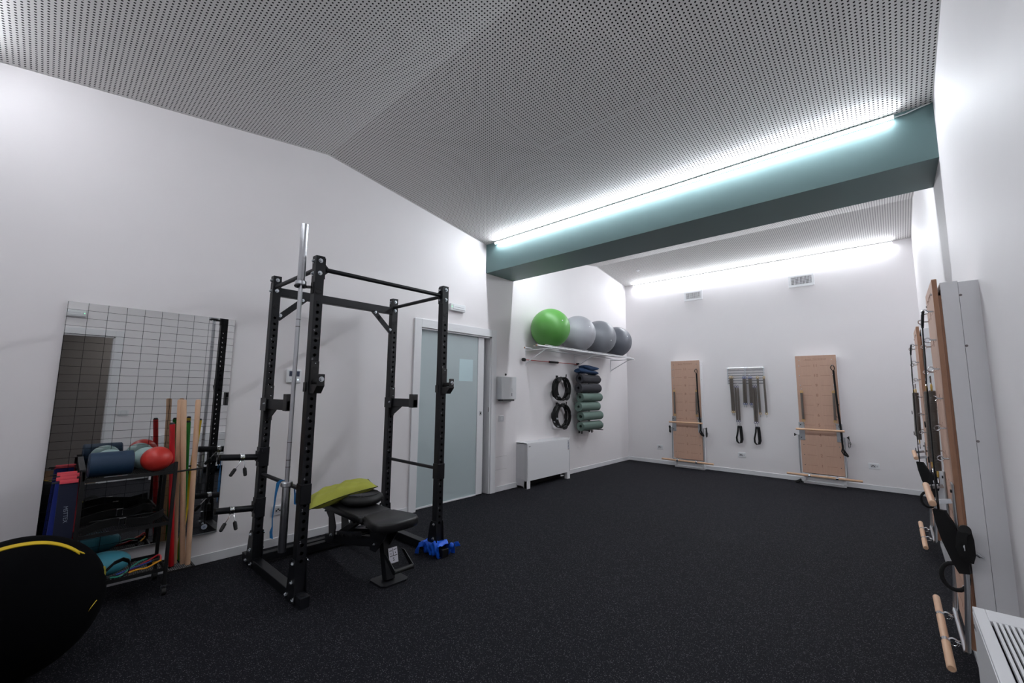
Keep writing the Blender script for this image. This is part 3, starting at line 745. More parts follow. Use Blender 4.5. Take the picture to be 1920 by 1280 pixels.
# sticks in the side holder
STK = [('red', (178, 14, 24), .330, .712, .350, .634, 1.118, .0165), ('green', (20, 120, 30), .262, .777, .25, .743, 1.120, .0165), ('yellow', (206, 170, 22), .218, .768, .20, .822, 1.130, .0155)]
for nm, c, x0, y0, x1, y1, z1, r in STK:
    t = thing('exercise_stick', f'{nm} plastic exercise stick with black caps in the cart side holder', 'stick', (x0, y0, .14), 'sticks in the cart side holder')
    p0, p1 = Vector((x0, y0, .145)), Vector((x1, y1, z1))
    G().cyl(p0, p1, r, n=16).obj('tube', mat(nm+'_stick', c, .35), t)
    d = (p1-p0).normalized()
    G().cyl(p1, p1+d*.012, r*1.02, r*.7, n=16).obj('top_cap', BLACKR, t); G().cyl(p0-d*.008, p0, r*1.05, n=16).obj('foot_cap', BLACKR, t)
for lab, x0, y0, x1, y1, r in (('left one of three', .285, .735, .22, .687, .0165), ('middle one of three', .325, .776, .30, .695, .0165), ('right one of three', .368, .797, .30, .781, .0165)):
    p0, p1 = Vector((x0, y0, .139)), Vector((x1, y1, 1.288)); d = (p1-p0)
    tag(G().tube([p0, p0+d*.004, p0+d*.992, p0+d*.998, p1], [r*.9, r, r, r*.9, r*.6], 16).obj('wooden_stick', DOWEL, smooth=50), f'bare wooden gymnastic stick, {lab} in the cart side holder', 'stick', 'sticks in the cart side holder')

# things on the cart
NAVY = mat('navy_foam', (12, 45, 72), .6, var=.08, scale=60)
zt = ZS[2]+.004
fr = thing('foam_roller', 'short navy blue foam roller on the top shelf of the cart', 'foam roller', (.33, .342, zt))
G().lathe([(.030, .236), (.068, .236), (.076, .242), (.076, .444), (.068, .450), (.030, .450), (.030, .236)], (.33, 0, zt+.0775), (0, 1, 0), n=36).obj('foam', NAVY, fr, smooth=40)
G().cyl((.33, .25, zt+.0775), (.33, .436, zt+.0775), .0295, n=20).obj('core', mat('core_grey', (160, 160, 150), .6), fr)
REDV = mat('red_vinyl', (200, 52, 44), .38, var=.06, scale=8); PALE = mat('pale_green_vinyl', (150, 178, 176), .4, var=.05, scale=6)
def soft_ball(label, c, r, m, group=None):
    t = thing('soft_ball', label, 'ball', (c[0], c[1], c[2]-r*.93), group)
    G().sphere(c, r, 40, 26, (1, 1, .93)).obj('skin', m, t, smooth=80)
    v = Vector((.6, .2, .55)).normalized()*r*.97
    G().cyl(Vector(c)+v*.985, Vector(c)+v*1.004, .006, n=10).obj('valve_plug', m, t)
soft_ball('small red soft ball on the top shelf of the cart', (.335, .572, zt+.083), .088, REDV)
soft_ball('small pale green soft ball beside the red ball on the cart', (.185, .535, zt+.076), .081, PALE)
soft_ball('small pale green soft ball behind the navy foam roller', (.168, .345, zt+.076), .081, PALE)
# flat boxes and bands on the top shelf
bxo = thing('flat_box', 'flat dark printed box under the foam roller on the cart', 'box', (.38, .36, zt))
G().box(.408, .414, .30, .47, zt-.012, zt+.010).obj('box_side', BLACKR, bxo, smooth=0)
G().box(.414, .4145, .31, .42, zt-.001, zt+.008).obj('print_white', mat('print_white', (190, 190, 200), .6), bxo, smooth=0)
G().box(.4146, .415, .372, .392, zt+.001, zt+.007).obj('print_orange', mat('print_orange', (205, 90, 50), .6), bxo, smooth=0)
# black straps with buckles on the middle shelf
zm = ZS[1]+.004
for lab, pts, bkl in (('black webbing belt with steel buckle at the front of the middle cart shelf', [(.40, .24, zm+.02), (.395, .30, zm+.045), (.40, .38, zm+.055), (.405, .47, zm+.04), (.40, .54, zm+.03), (.38, .60, zm+.045), (.34, .645, zm+.06)], (.402, .42, zm+.052)),
                      ('black webbing belt with steel buckle at the back of the middle cart shelf', [(.14, .24, zm+.03), (.13, .32, zm+.05), (.14, .40, zm+.06), (.15, .48, zm+.045), (.14, .56, zm+.07), (.15, .62, zm+.05)], (.145, .43, zm+.06))):
    t = thing('webbing_belt', lab, 'belt', (pts[0][0], .44, zm))
    P = [Vector(p) for p in pts]; Q = []
    for i in range(len(P)-1):
        for k in range(4): Q.append(P[i].lerp(P[i+1], k/4))
    G().ribbon(Q, (.006, 0, .024), .006).obj('webbing', BLACKF, t, smooth=60)
    b = Vector(bkl)
    G().tube([b+Vector((.008, -.014, -.022)), b+Vector((.012, -.014, .022)), b+Vector((.012, .014, .022)), b+Vector((.008, .014, -.022))], .004, 6, closed=True).obj('buckle', CHROME, t)
    G().tube([(p[0]-.05, p[1]+.01*math.sin(i), max(zm+.008, p[2]-.025)) for i, p in enumerate(pts)], .010, 8).obj('padded_tail', BLACKF, t)
# teal cushion and tubes on the bottom shelf
zl = ZS[0]+.006
tag(G().sphere((.30, .365, zl+.073), .14, 40, 24, (.72, .95, .52)).obj('stability_cushion', mat('teal_vinyl', (62, 140, 158), .5, var=.06, scale=10), smooth=80), 'teal inflatable cushion on the bottom shelf of the cart', 'cushion')
def res_tube(label, c, pts, r=.0055):
    t = thing('resistance_tube', label, 'resistance tube', (pts[0][0], pts[0][1], zl), 'resistance tubes on the bottom cart shelf')
    P = [Vector(p) for p in pts]; Q = []
    for i in range(len(P)-1):   # catmull-rom
        a, b, c_, d = P[max(i-1, 0)], P[i], P[i+1], P[min(i+2, len(P)-1)]
        for k in range(6):
            s = k/6; Q.append(.5*((2*b)+(c_-a)*s+(2*a-5*b+4*c_-d)*s*s+(3*b-a-3*c_+d)*s**3))
    Q.append(P[-1])
    G().tube(Q, r, 8).obj('tubing', mat(label.split()[0]+'_tubing', c, .4), t)
    for q, e in ((0, 1), (-1, -2)):
        d = (Q[q]-Q[e]).normalized(); G().tube([Q[q]-d*.02, Q[q]+d*.018], .008, 8).obj('end_sleeve', BLACKR, t)
res_tube('orange resistance tube lying along the bottom cart shelf', (226, 156, 20), [(.405, .46, zl+.012), (.40, .52, zl+.022), (.40, .57, zl+.020), (.395, .62, zl+.04), (.36, .645, zl+.035), (.30, .60, zl+.01)])
res_tube('green resistance tube lying along the bottom cart shelf', (30, 120, 100), [(.42, .37, zl+.02), (.415, .44, zl+.012), (.36, .49, zl+.03), (.32, .55, zl+.05), (.30, .60, zl+.045)])
res_tube('blue resistance tube lying along the bottom cart shelf', (26, 56, 130), [(.395, .40, zl+.014), (.37, .48, zl+.024), (.36, .54, zl+.032), (.35, .62, zl+.045)])
res_tube('red resistance tube lying along the bottom cart shelf', (190, 40, 50), [(.41, .42, zl+.006), (.35, .50, zl+.012), (.33, .60, zl+.05), (.345, .635, zl+.07), (.36, .645, zl+.05), (.37, .625, zl+.03)])

# weighted straps hanging in a row at the left end of the cart
def hanging(label, x, y0, y1, z0, z1, mcol, mname, lean, text=None):
    t = thing('weight_strap', label, 'strap', (x, (y0+y1)/2, z0), 'weighted straps hanging on the cart end')
    m = mat(mname, mcol, .7, var=.1, scale=40)
    n = 12; vs = []
    for i in range(n+1):
        f = i/n; z = z1+(z0-z1)*f; s = lean*f; b = .010+.004*math.sin(f*PI)
        for (dx, yy) in ((-b, y0), (-b*1.2, (y0+y1)/2), (-b, y1), (b, y1), (b*1.3, (y0+y1)/2), (b, y0)):
            vs.append((x+dx+.02*f, yy+s*0.3, z))
    fs = [(i*6+k, i*6+(k+1) % 6, i*6+6+(k+1) % 6, i*6+6+k) for i in range(n) for k in range(6)] + [(5, 4, 3, 2, 1, 0), tuple(range(n*6, n*6+6))]
    b = G().add(vs, fs).obj('strap_body', m, t, smooth=50)
    R = mat('coral_fabric', (214, 72, 84), .75, var=.1, scale=30)
    pts = [(x+.013*math.cos(a), 0, z1+.004+.018*math.sin(a)) for a in [PI*k/8 for k in range(9)]]
    G().ribbon([(p[0], (y0+y1)/2, p[2]) for p in pts], (0, (y1-y0)/2*.98, 0), .006).obj('handle_fold', R, t, smooth=60)
    G().tube([(x, y0-.03, z1+.012), (x, y1+.012, z1+.010)], .004, 6).obj('hanger_rod', CST, t)
    if text:
        M = frame((x+.0315, (y0+y1)/2+lean*.13, (z0+z1)/2+.05), (0, .06, -1), (0, 1, .06))
        text_mesh('strap_lettering', text, .027, mat('strap_print', (140, 150, 165), .6), b, M, .0004)
hanging('navy weighted strap with white lettering hanging at the cart end', .345, .120, .202, .33, .782, (9, 19, 48), 'navy_strap', .0, 'MSTTEX')
hanging('bright blue weighted strap hanging behind the navy one', .300, .105, .195, .32, .795, (11, 38, 130), 'blue_strap', -.05)
hanging('crimson weighted strap hanging behind the blue ones', .255, .122, .207, .34, .805, (150, 16, 30), 'crimson_strap', .04)
hanging('dull blue weighted strap nearest the mirror at the cart end', .210, .108, .198, .32, .812, (12, 34, 110), 'blue_strap2', -.03)

# ================================================================== LARGE BLACK BALL
bl = thing('covered_exercise_ball', 'large black fabric-covered exercise ball with yellow zip in the corner', 'exercise ball', (.95, .0, 0))
cB = Vector((.95, .0, .318)); rB = .325
COVER = mat('black_cover', (3, 3, 5), .95, var=.2, scale=200, bump=.1, bscale=900, spec=.08)
G().sphere(cB, rB, 64, 40, (1, 1, .98)).obj('cover', COVER, bl, smooth=80)
YEL = mat('yellow_tape', (214, 180, 20), .55)
def on_ball(az, el, k=1.004):
    return cB + Vector((math.cos(el)*math.cos(az), math.cos(el)*math.sin(az), math.sin(el)*.98))*rB*k
# great-circle zip over the top facing the room
pts = []
for k in range(29):
    y = -.27 + .47*k/28; x = 1.032 + .8*max(0, y-.05)**2*1.6
    zz = cB.z + math.sqrt(max(.0001, rB**2 - (x-cB.x)**2 - y*y))*.985
    pts.append((x, y, zz+.001))
G().ribbon(pts, (.0130, 0, -.0036), .004).obj('zip', YEL, bl, smooth=60)
e = Vector(pts[-1])
G().tube([e+Vector((.006*math.cos(a), .008+.010*math.sin(a), -.008*math.sin(a))) for a in [2*PI*k/10 for k in range(10)]], .0022, 6, closed=True).obj('zip_pull', YEL, bl)
q = Vector((1.0, .306, .413))
G().ribbon([q+Vector((-.02, .0, .018)), q+Vector((0, .004, 0)), q+Vector((.012, .0, -.018))], (.008, -.004, .004), .003).obj('side_tab', mat('olive_tab', (150, 140, 40), .7), bl)
G().ribbon([q+Vector((0, .006, 0)), q+Vector((.0, .035, .03)), q+Vector((-.01, .07, .038)), q+Vector((-.02, .095, .02)), q+Vector((-.025, .105, -.01)), q+Vector((-.022, .10, -.03))], (.012, 0, .012), .004).obj('carry_handle', BLACKF, bl, smooth=60)
G().ribbon([(1.125, .276, .318), (1.14, .262, .303), (1.152, .247, .285), (1.16, .232, .262)], (.003, .002, .003), .003).obj('lower_zip', YEL, bl, smooth=60)

# ================================================================== LEFT WALL FITTINGS
def screw(parent, p, d, r=.004): G().cyl(p, Vector(p)+Vector(d)*.002, r, n=10).obj('screw', ZINC, parent)
th = thing('thermostat', 'white wall thermostat with dark display behind the rack', 'thermostat', (0, 1.552, 1.43))
b = G().box(0, .022, 1.487, 1.618, 1.428, 1.556).obj('housing', PLAST, th, bevel=.010)
s_ = G().box(.022, .0226, 1.507, 1.598, 1.490, 1.538).obj('display', mat('lcd_dark', (62, 70, 92), .3), b, smooth=0)
for y in (1.528, 1.575):
    G().tube([(.0228, y+.010*math.cos(a), 1.514+.010*math.sin(a)) for a in [2*PI*k/14 for k in range(14)]], .0018, 5, closed=True).obj('dial_icon', mat('lcd_ink', (30, 32, 44), .4), s_)
G().cyl((.022, 1.587, 1.46), (.0228, 1.587, 1.46), .007, n=14).obj('status_led', emit_mat('soft_led', (.75, .9, 1.0), 1.3), b)
G().cyl((.022, 1.52, 1.46), (.0226, 1.52, 1.46), .004, n=12).obj('button', GREYP, b)

def emergency(label, loc, rot):
    t = thing('emergency_light', label, 'emergency light', (0, 0, 0), 'emergency lights over the doors')
    G().box(0, .045, -.124, .124, 0, .094).obj('housing', PLAST, t, bevel=.008)
    G().box(.045, .052, -.095, .105, .022, .078).obj('lens', mat('lens_white', (236, 238, 240), .2), t, bevel=.004)
    G().box(.0522, .0526, -.07, .09, .048, .051).obj('lens_line', LETTER, t, smooth=0)
    G().cyl((.045, -.11, .05), (.047, -.11, .05), .004, n=10).obj('status_led', emit_mat('green_led', (.1, 1.0, .3), 6.0), t)
    t.location = loc; t.rotation_euler = (0, 0, rot); return t
emergency('white emergency light above the sliding glass door', (0, 3.503, 2.392), 0)
emergency('white emergency light above the right wall doorway', (W, .19, 2.375), PI)

def wall_switch(label, loc, rot, wd=.115, cat='switch', outlet=False):
    t = thing('power_outlet' if outlet else 'light_switch', label, cat, (0, 0, 0), 'wall sockets' if outlet else 'light switches')
    G().box(0, .010, -wd/2, wd/2, 0, .082).obj('cover_plate', PLAST, t, bevel=.003)
    if outlet:
        s = G().box(.010, .0112, -wd*.32, wd*.18, .018, .064).obj('socket_insert', GREYP, t, smooth=0)
        g = G()
        for y in (-.022, -.008, .006): g.cyl((.0112, y-.002, .038+(.011 if y == -.008 else 0)), (.0118, y-.002, .038+(.011 if y == -.008 else 0)), .0072, n=12)
        g.obj('socket_holes', DARK, s)
        G().box(.010, .0115, wd*.22, wd*.38, .028, .054).obj('side_module', GREYP, t, smooth=0)
    else:
        G().box(.010, .0125, -.022, .022, .018, .064).obj('rocker', PLAST, t, bevel=.002)
        G().tube([(.0106, -.03, .012), (.0106, .03, .012), (.0106, .03, .070), (.0106, -.03, .070)], .0008, 4, closed=True).obj('insert_line', LETTER, t)
    t.location = loc; t.rotation_euler = (0, 0, rot); return t
wall_switch('white light switch below the towel dispenser', (0, 4.378, .948), 0, .10)
wall_switch('white light switch beside the right wall doorway', (W, .84, .955), PI, .12)
wall_switch('white wall socket low behind the hanging barbell', (0, 1.51, .262), 0, .115, 'socket', True)
for lab, x in (('white wall socket left of the left back-wall springboard', .668), ('white wall socket under the hanging springs', 2.118), ('white wall socket right of the right back-wall springboard', 3.862)):
    wall_switch(lab, (x, L, .275 if x < 3 else .298), -PI/2, .122, 'socket', True)
# flush inspection hatch
ht = thing('access_panel', 'flush white inspection panel beside the sliding door casing', 'panel', (0, 4.383, .30))
G().box(0, .002, 4.268, 4.492, .292, .466).obj('panel_lid', WALL, ht, smooth=0)
G().bar((.0016, 4.266, .292), (.0016, 4.494, .292), .0016, .0028, (1, 0, 0)).bar((.0016, 4.266, .466), (.0016, 4.494, .466), .0016, .0028, (1, 0, 0)).obj('panel_gap', mat('gap_shadow', (130, 128, 128), .8), ht, smooth=0)

# paper towel dispenser
dp = thing('towel_dispenser', 'white metal paper towel dispenser on the wall beside the sliding door', 'dispenser', (0, 4.42, 1.25))
DISP = mat('dispenser_metal', (214, 215, 217), .35, 0, var=.02)
b = G().box(0, .105, 4.268, 4.578, 1.258, 1.578).obj('body', DISP, dp, bevel=.008)
G().box(.015, .10, 4.30, 4.54, 1.236, 1.258).obj('paper_slot', mat('slot_shadow', (70, 70, 72), .6), dp, smooth=0)
G().prism([(.02, 1.24), (.085, 1.24), (.075, 1.222), (.035, 1.222)], lambda u, v, w: (u, w, v), 4.32, 4.50).obj('towel_edge', mat('paper_white', (230, 230, 228), .8), dp, smooth=0)
G().box(.105, .1056, 4.478, 4.488, 1.305, 1.35).obj('level_window', DARK, b, smooth=0)
text_mesh('dispenser_mark', 'S', .03, LETTER, b, frame((.1056, 4.483, 1.40), (0, 1, 0), (0, 0, 1)), .0002)
G().box(.105, .1055, 4.455, 4.510, 1.375, 1.378).obj('mark_line', LETTER, b, smooth=0)
hk = G().cyl((0, 4.46, 1.612), (.006, 4.46, 1.612), .016, n=16).obj('hook', ALU); tag(hk, 'small dark wall hook just above the towel dispenser', 'hook')
hk.data.materials[0] = DARK

# fan coil heaters
def fan_coil(label, loc, rot):
    t = thing('fan_coil_unit', label, 'heater', (0, 0, 0), 'white fan coil heaters')
    D, Wd, H = .205, 1.075, .632
    for y0 in (0, Wd-.014):
        e_ = G().prism([(0, .09), (0, H), (D-.02, H), (D, H-.012), (D, 0), (D-.03, 0), (D-.06, .05), (D-.12, .06)] if False else [(0, .03), (0, H), (D-.012, H), (D, H-.012), (D, 0), (D-.05, 0), (D-.07, .028), (D-.12, .034)], lambda u, v, w: (u, w, v), y0, y0+.014).obj('end_panel', GREYP, t, smooth=0)
        for k in range(16):
            xx = .02 + .009*k; ye = y0-.0012 if y0 == 0 else y0+.0152
            G().box(xx, xx+.003, min(ye, ye+.001), max(ye, ye+.001), .13, .60).obj('side_rib', WHITE, e_, smooth=0)
    G().box(.01, D-.006, .014, Wd-.014, .105, H-.012).obj('casing', GREYP, t, smooth=0)
    fpn = G().box(D-.006, D+.002, .018, Wd-.018, .105, H-.006).obj('front_panel', WHITE, t, bevel=.003)
    tp_ = G().box(0, .03, 0, Wd, H-.012, H+.004).box(D-.03, D, 0, Wd, H-.012, H+.004).box(.03, D-.03, 0, .10, H-.012, H+.004).box(.03, D-.03, Wd-.10, Wd, H-.012, H+.004).obj('top_rim', WHITE, t, bevel=.002)
    for k in range(11):
        xx = .033 + .0128*k
        G().box(xx, xx+.007, .10, Wd-.10, H-.010, H+.003).obj('top_slat', WHITE, tp_, smooth=0)
    G().box(.034, D-.034, .10, Wd-.10, H-.018, H-.012).obj('outlet_void', DARK, tp_, smooth=0)
    for y0 in (0, Wd-.075):
        G().box(D-.055, D+.001, y0, y0+.075, 0, .108).obj('foot', WHITE, t, bevel=.003)
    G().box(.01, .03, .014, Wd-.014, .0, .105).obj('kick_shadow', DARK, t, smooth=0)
    st = G().box(D+.002, D+.0026, Wd-.062, Wd-.030, .445, .60).obj('data_sticker', mat('sticker_white', (205, 208, 214), .5), fpn, smooth=0)
    g = G()
    for k, (a, b_) in enumerate(((.585, .597), (.56, .578), (.538, .553), (.51, .53), (.49, .505), (.468, .483))):
        yy = Wd-.058 + (.004 if k % 2 else 0); g.box(D+.0026, D+.0029, yy, yy+.018+.003*(k % 3), a, b_)
    g.obj('sticker_text', mat('sticker_ink', (84, 92, 112), .6), st, smooth=0)
    G().prism([(Wd-.055, .450), (Wd-.035, .450), (Wd-.045, .466)], lambda u, v, w: (w, u, v), D+.0026, D+.003).obj('warning_triangle', mat('warn_red', (140, 60, 30), .6), st, smooth=0)
    bd_ = G().cyl((D+.002, .045, .585), (D+.003, .045, .585), .007, n=14).obj('brand_dot', DARK, fpn)
    G().box(D+.002, D+.0028, .058, .082, .581, .589).obj('brand_word', LETTER, fpn, smooth=0)
    t.location = loc; t.rotation_euler = (0, 0, rot); return t
fan_coil('white fan coil heater standing below the ring hooks on the left wall', (0, 4.706, 0), 0)
fan_coil('white fan coil heater with slotted top in the right foreground', (W, 2.262, 0), PI)

# ================================================================== BALL SHELF
sh = thing('ball_shelf', 'white rod shelf on three wall brackets carrying the exercise balls', 'shelf', (.25, 6.2, 1.76))
SHZ = 2.022
for y in (4.905, 6.242, 7.535):
    b = G().box(0, .006, y-.012, y+.012, 1.765, 2.03).bar((.003, y, SHZ-.022), (.505, y, SHZ-.022), .018, .012).bar((.005, y, 1.80), (.40, y, SHZ-.02), .014, .012, (0, 1, 0)).obj('bracket', WHITE, sh, smooth=0, bevel=.002)
    for z in (1.785, 1.835): G().cyl((.006, y, z), (.009, y, z), .004, n=8).obj('screw', ZINC, b)
for x, y0, y1, z in ((.20, 4.86, 7.60, SHZ+.030), (.41, 4.86, 7.60, SHZ+.030), (.105, 4.76, 7.72, SHZ), (.46, 4.60, 7.60, SHZ)):
    rr = .0065 if z > SHZ else .0125
    r = G().cyl((x, y0, z), (x, y1, z), rr, n=16).obj('rod', WHITE, sh)
    for y, s in ((y0, -1), (y1, 1)): G().cyl((x, y, z), (x, y+s*.006, z), rr, n=16).obj('rod_end', DOWEL, r)
def gym_ball(label, y, r, rgb, nm, z=None):
    m = mat(nm, rgb, .42, var=.05, scale=5)
    xc = .305; zc_ = SHZ + .030 + math.sqrt((r+.0065)**2 - .105**2)
    t = thing('exercise_ball', label, 'exercise ball', (xc, y, zc_-r), 'exercise balls on the wall shelf')
    c = Vector((xc, y, zc_))
    G().sphere(c, r, 64, 44, (1, 1, 1)).obj('skin', m, t, smooth=80)
    g = G()
    ax_ = Vector((.3, -.8, .5)).normalized(); a_ = ax_.orthogonal().normalized(); b_ = ax_.cross(a_)
    for k in range(-4, 5):
        h_ = .022*k; rr = math.sqrt(r*r-h_*h_)*1.0008
        g.tube([c+ax_*h_+(a_*math.cos(q)+b_*math.sin(q))*rr for q in [2*PI*i/64 for i in range(64)]], .0016, 4, closed=True)
    g.obj('moulded_rings', m, t, smooth=80)
    v = Vector((.93, -.25, -.25 if 'third' in label else .28)).normalized()
    G().cyl(c+v*r*.995, c+v*(r+.003), .010, n=14).obj('valve', mat('valve_white', (225, 228, 230), .4), t)
gym_ball('lime green exercise ball at the left end of the wall shelf', 5.13, .300, (88, 152, 70), 'ball_green')
gym_ball('silver grey exercise ball directly beside the green ball on the shelf', 5.885, .298, (160, 161, 166), 'ball_silver')
gym_ball('mid grey exercise ball, third along the wall shelf, with visible valve', 6.575, .302, (128, 130, 136), 'ball_grey')
gym_ball('dark grey exercise ball at the far end of the wall shelf', 7.21, .285, (98, 101, 109), 'ball_dark')
# swinging flex bar
fx = thing('flex_bar', 'thin red flexible exercise rod with black grip hanging under the shelf', 'exercise rod', (.05, 5.53, 1.83))
G().cyl((.05, 4.80, 1.848), (.05, 6.27, 1.856), .0055, n=10).obj('rod', mat('red_rod', (186, 60, 52), .45), fx)
G().cyl((.05, 5.44, 1.8515), (.05, 5.68, 1.8525), .017, n=14).obj('grip', BLACKR, fx)
for y, s in ((4.80, -1), (6.27, 1)):
    G().lathe([(0, 0), (.022, 0), (.026, .01), (.026, .05), (.018, .062), (0, .062)], (.05, y-.025, 1.848 if s < 0 else 1.856), (0, 1, 0), n=16).obj('end_weight', BLACKR, fx)

# ================================================================== MATS ON THE WALL RACK
mr = thing('mat_rack', 'black wall rack of pegs holding the rolled mats', 'rack', (.03, 6.4, .66))
for y in (6.37, 6.70):
    u = G().box(0, .012, y-.015, y+.015, .655, 1.76).obj('upright', STEEL, mr, smooth=0)
    for z in (.712,): G().bar((.012, y, z), (.285, y, z), .022, .012).obj('peg', BLACKR, u, smooth=0)
    G().box(.05, .066, y-.01, y+.01, .648, .70).obj('peg_brace', BLACKR, u, smooth=0)
MATG = mat('sage_mat', (98, 118, 110), .8, var=.04, scale=80, bump=.15, bscale=500); MATC = mat('charcoal_mat', (52, 52, 58), .8, var=.04, scale=80, bump=.15, bscale=500)
def rolled_mat(label, x, y0, y1, zc_, r, m, core, phase, flap=False, squash=1.0):
    t = thing('rolled_mat', label, 'exercise mat', (x, (y0+y1)/2, zc_-r), 'rolled exercise mats on the wall rack')
    th_ = .0105; gap = .0022; turns = (r-core)/(th_+gap); N = int(turns*26)
    prof = []
    for i in range(N+1):
        a = phase - 2*PI*(turns*i/N); rr = r - th_/2 - (r-th_-core)*i/N
        prof.append((math.cos(a)*rr, math.sin(a)*rr*squash))
    prof = prof[::-1]
    if flap:
        px, pz = prof[-1]
        for k in range(1, 6): prof.append((px-.018*k*.85, pz+.004*math.sin(k*.9)))
    pts = [(x+p[0], (y0+y1)/2, zc_+p[1]) for p in prof]
    G().ribbon(pts, (0, (y1-y0)/2, 0), th_).obj('roll', m, t, smooth=40)
gr = 'sage green rolled mat'
rolled_mat('charcoal rolled mat, upper of the two dark ones on the wall rack', .195, 6.10, 6.68, 1.602, .0825, MATC, .030, .2)
rolled_mat('charcoal rolled mat, lower of the two dark ones on the wall rack', .195, 6.055, 6.70, 1.438, .0825, MATC, .018, 2.0)
rolled_mat(gr+' just under the dark mats, its end flap on top', .195, 6.105, 6.735, 1.280, .080, MATG, .022, PI*.5, True, .96)
rolled_mat(gr+', second one under the dark mats, its end flap on top', .195, 6.05, 6.66, 1.124, .081, MATG, .017, PI*.55, True)
rolled_mat(gr+', second from the bottom with an oval core', .195, 6.115, 6.75, .962, .081, MATG, .026, 2.6, False, .98)
rolled_mat(gr+' at the very bottom of the wall rack', .195, 6.11, 6.735, .799, .0815, MATG, .020, .4)
NAVYF = mat('navy_folded', (16, 50, 86), .75, var=.15, scale=12)
for lab, zc_, y0, y1, s in (('navy folded pad lying on the charcoal mats', 1.722, 6.03, 6.62, 1), ('navy folded pad on top of the other navy pad', 1.795, 6.16, 6.64, -1)):
    vs = []; nu, nv = 22, 16
    for i in range(nu+1):
        f = i/nu; y = y0+(y1-y0)*f; e_ = (1-abs(2*f-1)**5)
        for k in range(nv):
            a = 2*PI*k/nv
            hh = .043*(.55+.45*e_)*(1+.25*math.sin(6*f+s)); ww = .085*(.75+.25*e_)
            vs.append((.195+ww*math.cos(a)+.006*math.sin(9*f+a), y, zc_+hh*math.sin(a)+.012*math.sin(4*f*s+1)))
    fs = [(i*nv+k, i*nv+(k+1) % nv, (i+1)*nv+(k+1) % nv, (i+1)*nv+k) for i in range(nu) for k in range(nv)] + [tuple(range(nv-1, -1, -1)), tuple(range(nu*nv, (nu+1)*nv))]
    o_ = G().add(vs, fs).obj('folded_pad', NAVYF, smooth=60); tag(o_, lab, 'pad', 'navy pads on the mat stack')

# pilates rings on two hooks
RINGB = mat('ring_rubber', (11, 11, 12), .65)
def pil_ring(label, x, y, zt_, r, tilt, rot):
    t = thing('pilates_ring', label, 'pilates ring', (0, 0, 0), 'black pilates rings hanging on two wall hooks')
    N = 48
    pts = [(0, r*math.sin(2*PI*k/N), -r+r*math.cos(2*PI*k/N)) for k in range(N+1)]
    G().ribbon(pts, (.014, 0, 0), .012).obj('hoop', RINGB, t, smooth=50)
    G().ribbon([(0, (r-.006)*math.sin(2*PI*k/N), -r+(r-.006)*math.cos(2*PI*k/N)) for k in range(N+1)], (.004, 0, 0), .003).obj('inner_band', RINGB, t, smooth=50)
    for a in (rot, rot+PI):
        for s in (-1, 1):
            P = [(0, (r+s*.016)*math.sin(a+d), -r+(r+s*.016)*math.cos(a+d)) for d in [(-.32+.64*k/8) for k in range(9)]]
            G().tube(P, [.006, .013, .016, .017, .017, .017, .016, .013, .006], 10).obj('grip_pad', BLACKR, t, smooth=60)
    for a in (rot+PI*.5, rot-PI*.5):
        P = [(0, (r)*math.sin(a+d), -r+(r)*math.cos(a+d)) for d in [(-.07+.14*k/4) for k in range(5)]]
        G().ribbon(P, (.0145, 0, 0), .012).obj('joint_clip', ALU, t, smooth=50)
    t.location = (x, y, zt_); t.rotation_euler = (tilt, 0, 0)
for lv, zt_ in (('upper', 1.612), ('lower', 1.168)):
    hkp = thing('wall_hook', f'black wall hook carrying the {lv} pilates rings', 'hook', (.1, 5.71, zt_-.01), 'hooks for the pilates rings')
    G().cyl((0, 5.71, zt_-.012), (.19, 5.71, zt_-.012), .0085, n=12).obj('peg', BLACKR, hkp)
    G().cyl((.186, 5.71, zt_-.014), (.194, 5.71, zt_+.045), .0085, n=12).obj('peg_tip', BLACKR, hkp)
    G().box(0, .006, 5.68, 5.74, zt_-.05, zt_+.03).obj('hook_plate', BLACKR, hkp, smooth=0)
    for i, (x, dy, r, tl, ro) in enumerate(((.045, .0, .186, .06, 1.2), (.078, .004, .182, -.05, 2.1), (.111, -.004, .188, .03, 1.75), (.146, .002, .184, -.02, 2.45))):
        which = ('closest to the wall', 'second from the wall', 'third from the wall', 'outermost')[i]
        pil_ring(f'black pilates ring with grip pads, {which} on the {lv} hook', x, 5.71+dy, zt_-.0035, r, tl, ro + (.5 if lv == 'lower' else 0))

# ================================================================== BACK WALL VENTS
def vent(label, x0, x1, z0, z1):
    t = thing('air_vent', label, 'vent', ((x0+x1)/2, L, z0), 'white air vents on the back wall')
    G().box(x0, x1, L-.012, L, z0, z0+.036).box(x0, x1, L-.012, L, z1-.036, z1).box(x0, x0+.036, L-.012, L, z0+.036, z1-.036).box(x1-.036, x1, L-.012, L, z0+.036, z1-.036).obj('frame', WHITE, t, smooth=0, bevel=.003)
    G().box(x0+.02, x1-.02, L-.002, L-.001, z0+.02, z1-.02).obj('duct_void', mat('duct_dark', (38, 38, 42), .8), t, smooth=0)
    n = 15
    for k in range(n):
        xx = x0+.045 + (x1-x0-.090)*k/(n-1)
        G().bar((xx, L-.008, z0+.026), (xx, L-.008, z1-.026), .0075, .008, (0, 1, 0)).obj('vertical_blade', WHITE, t, smooth=0)
    for k in range(6):
        zz = z0+.042 + (z1-z0-.084)*k/5
        G().bar((x0+.026, L-.004, zz), (x1-.026, L-.004, zz), .004, .005).obj('horizontal_blade', WHITE, t, smooth=0)
vent('white air vent, the smaller left one on the back wall', 1.245, 1.588, 3.145, 3.335)
vent('white air vent, the right one on the back wall near the LED strip end', 2.972, 3.327, 3.138, 3.345)

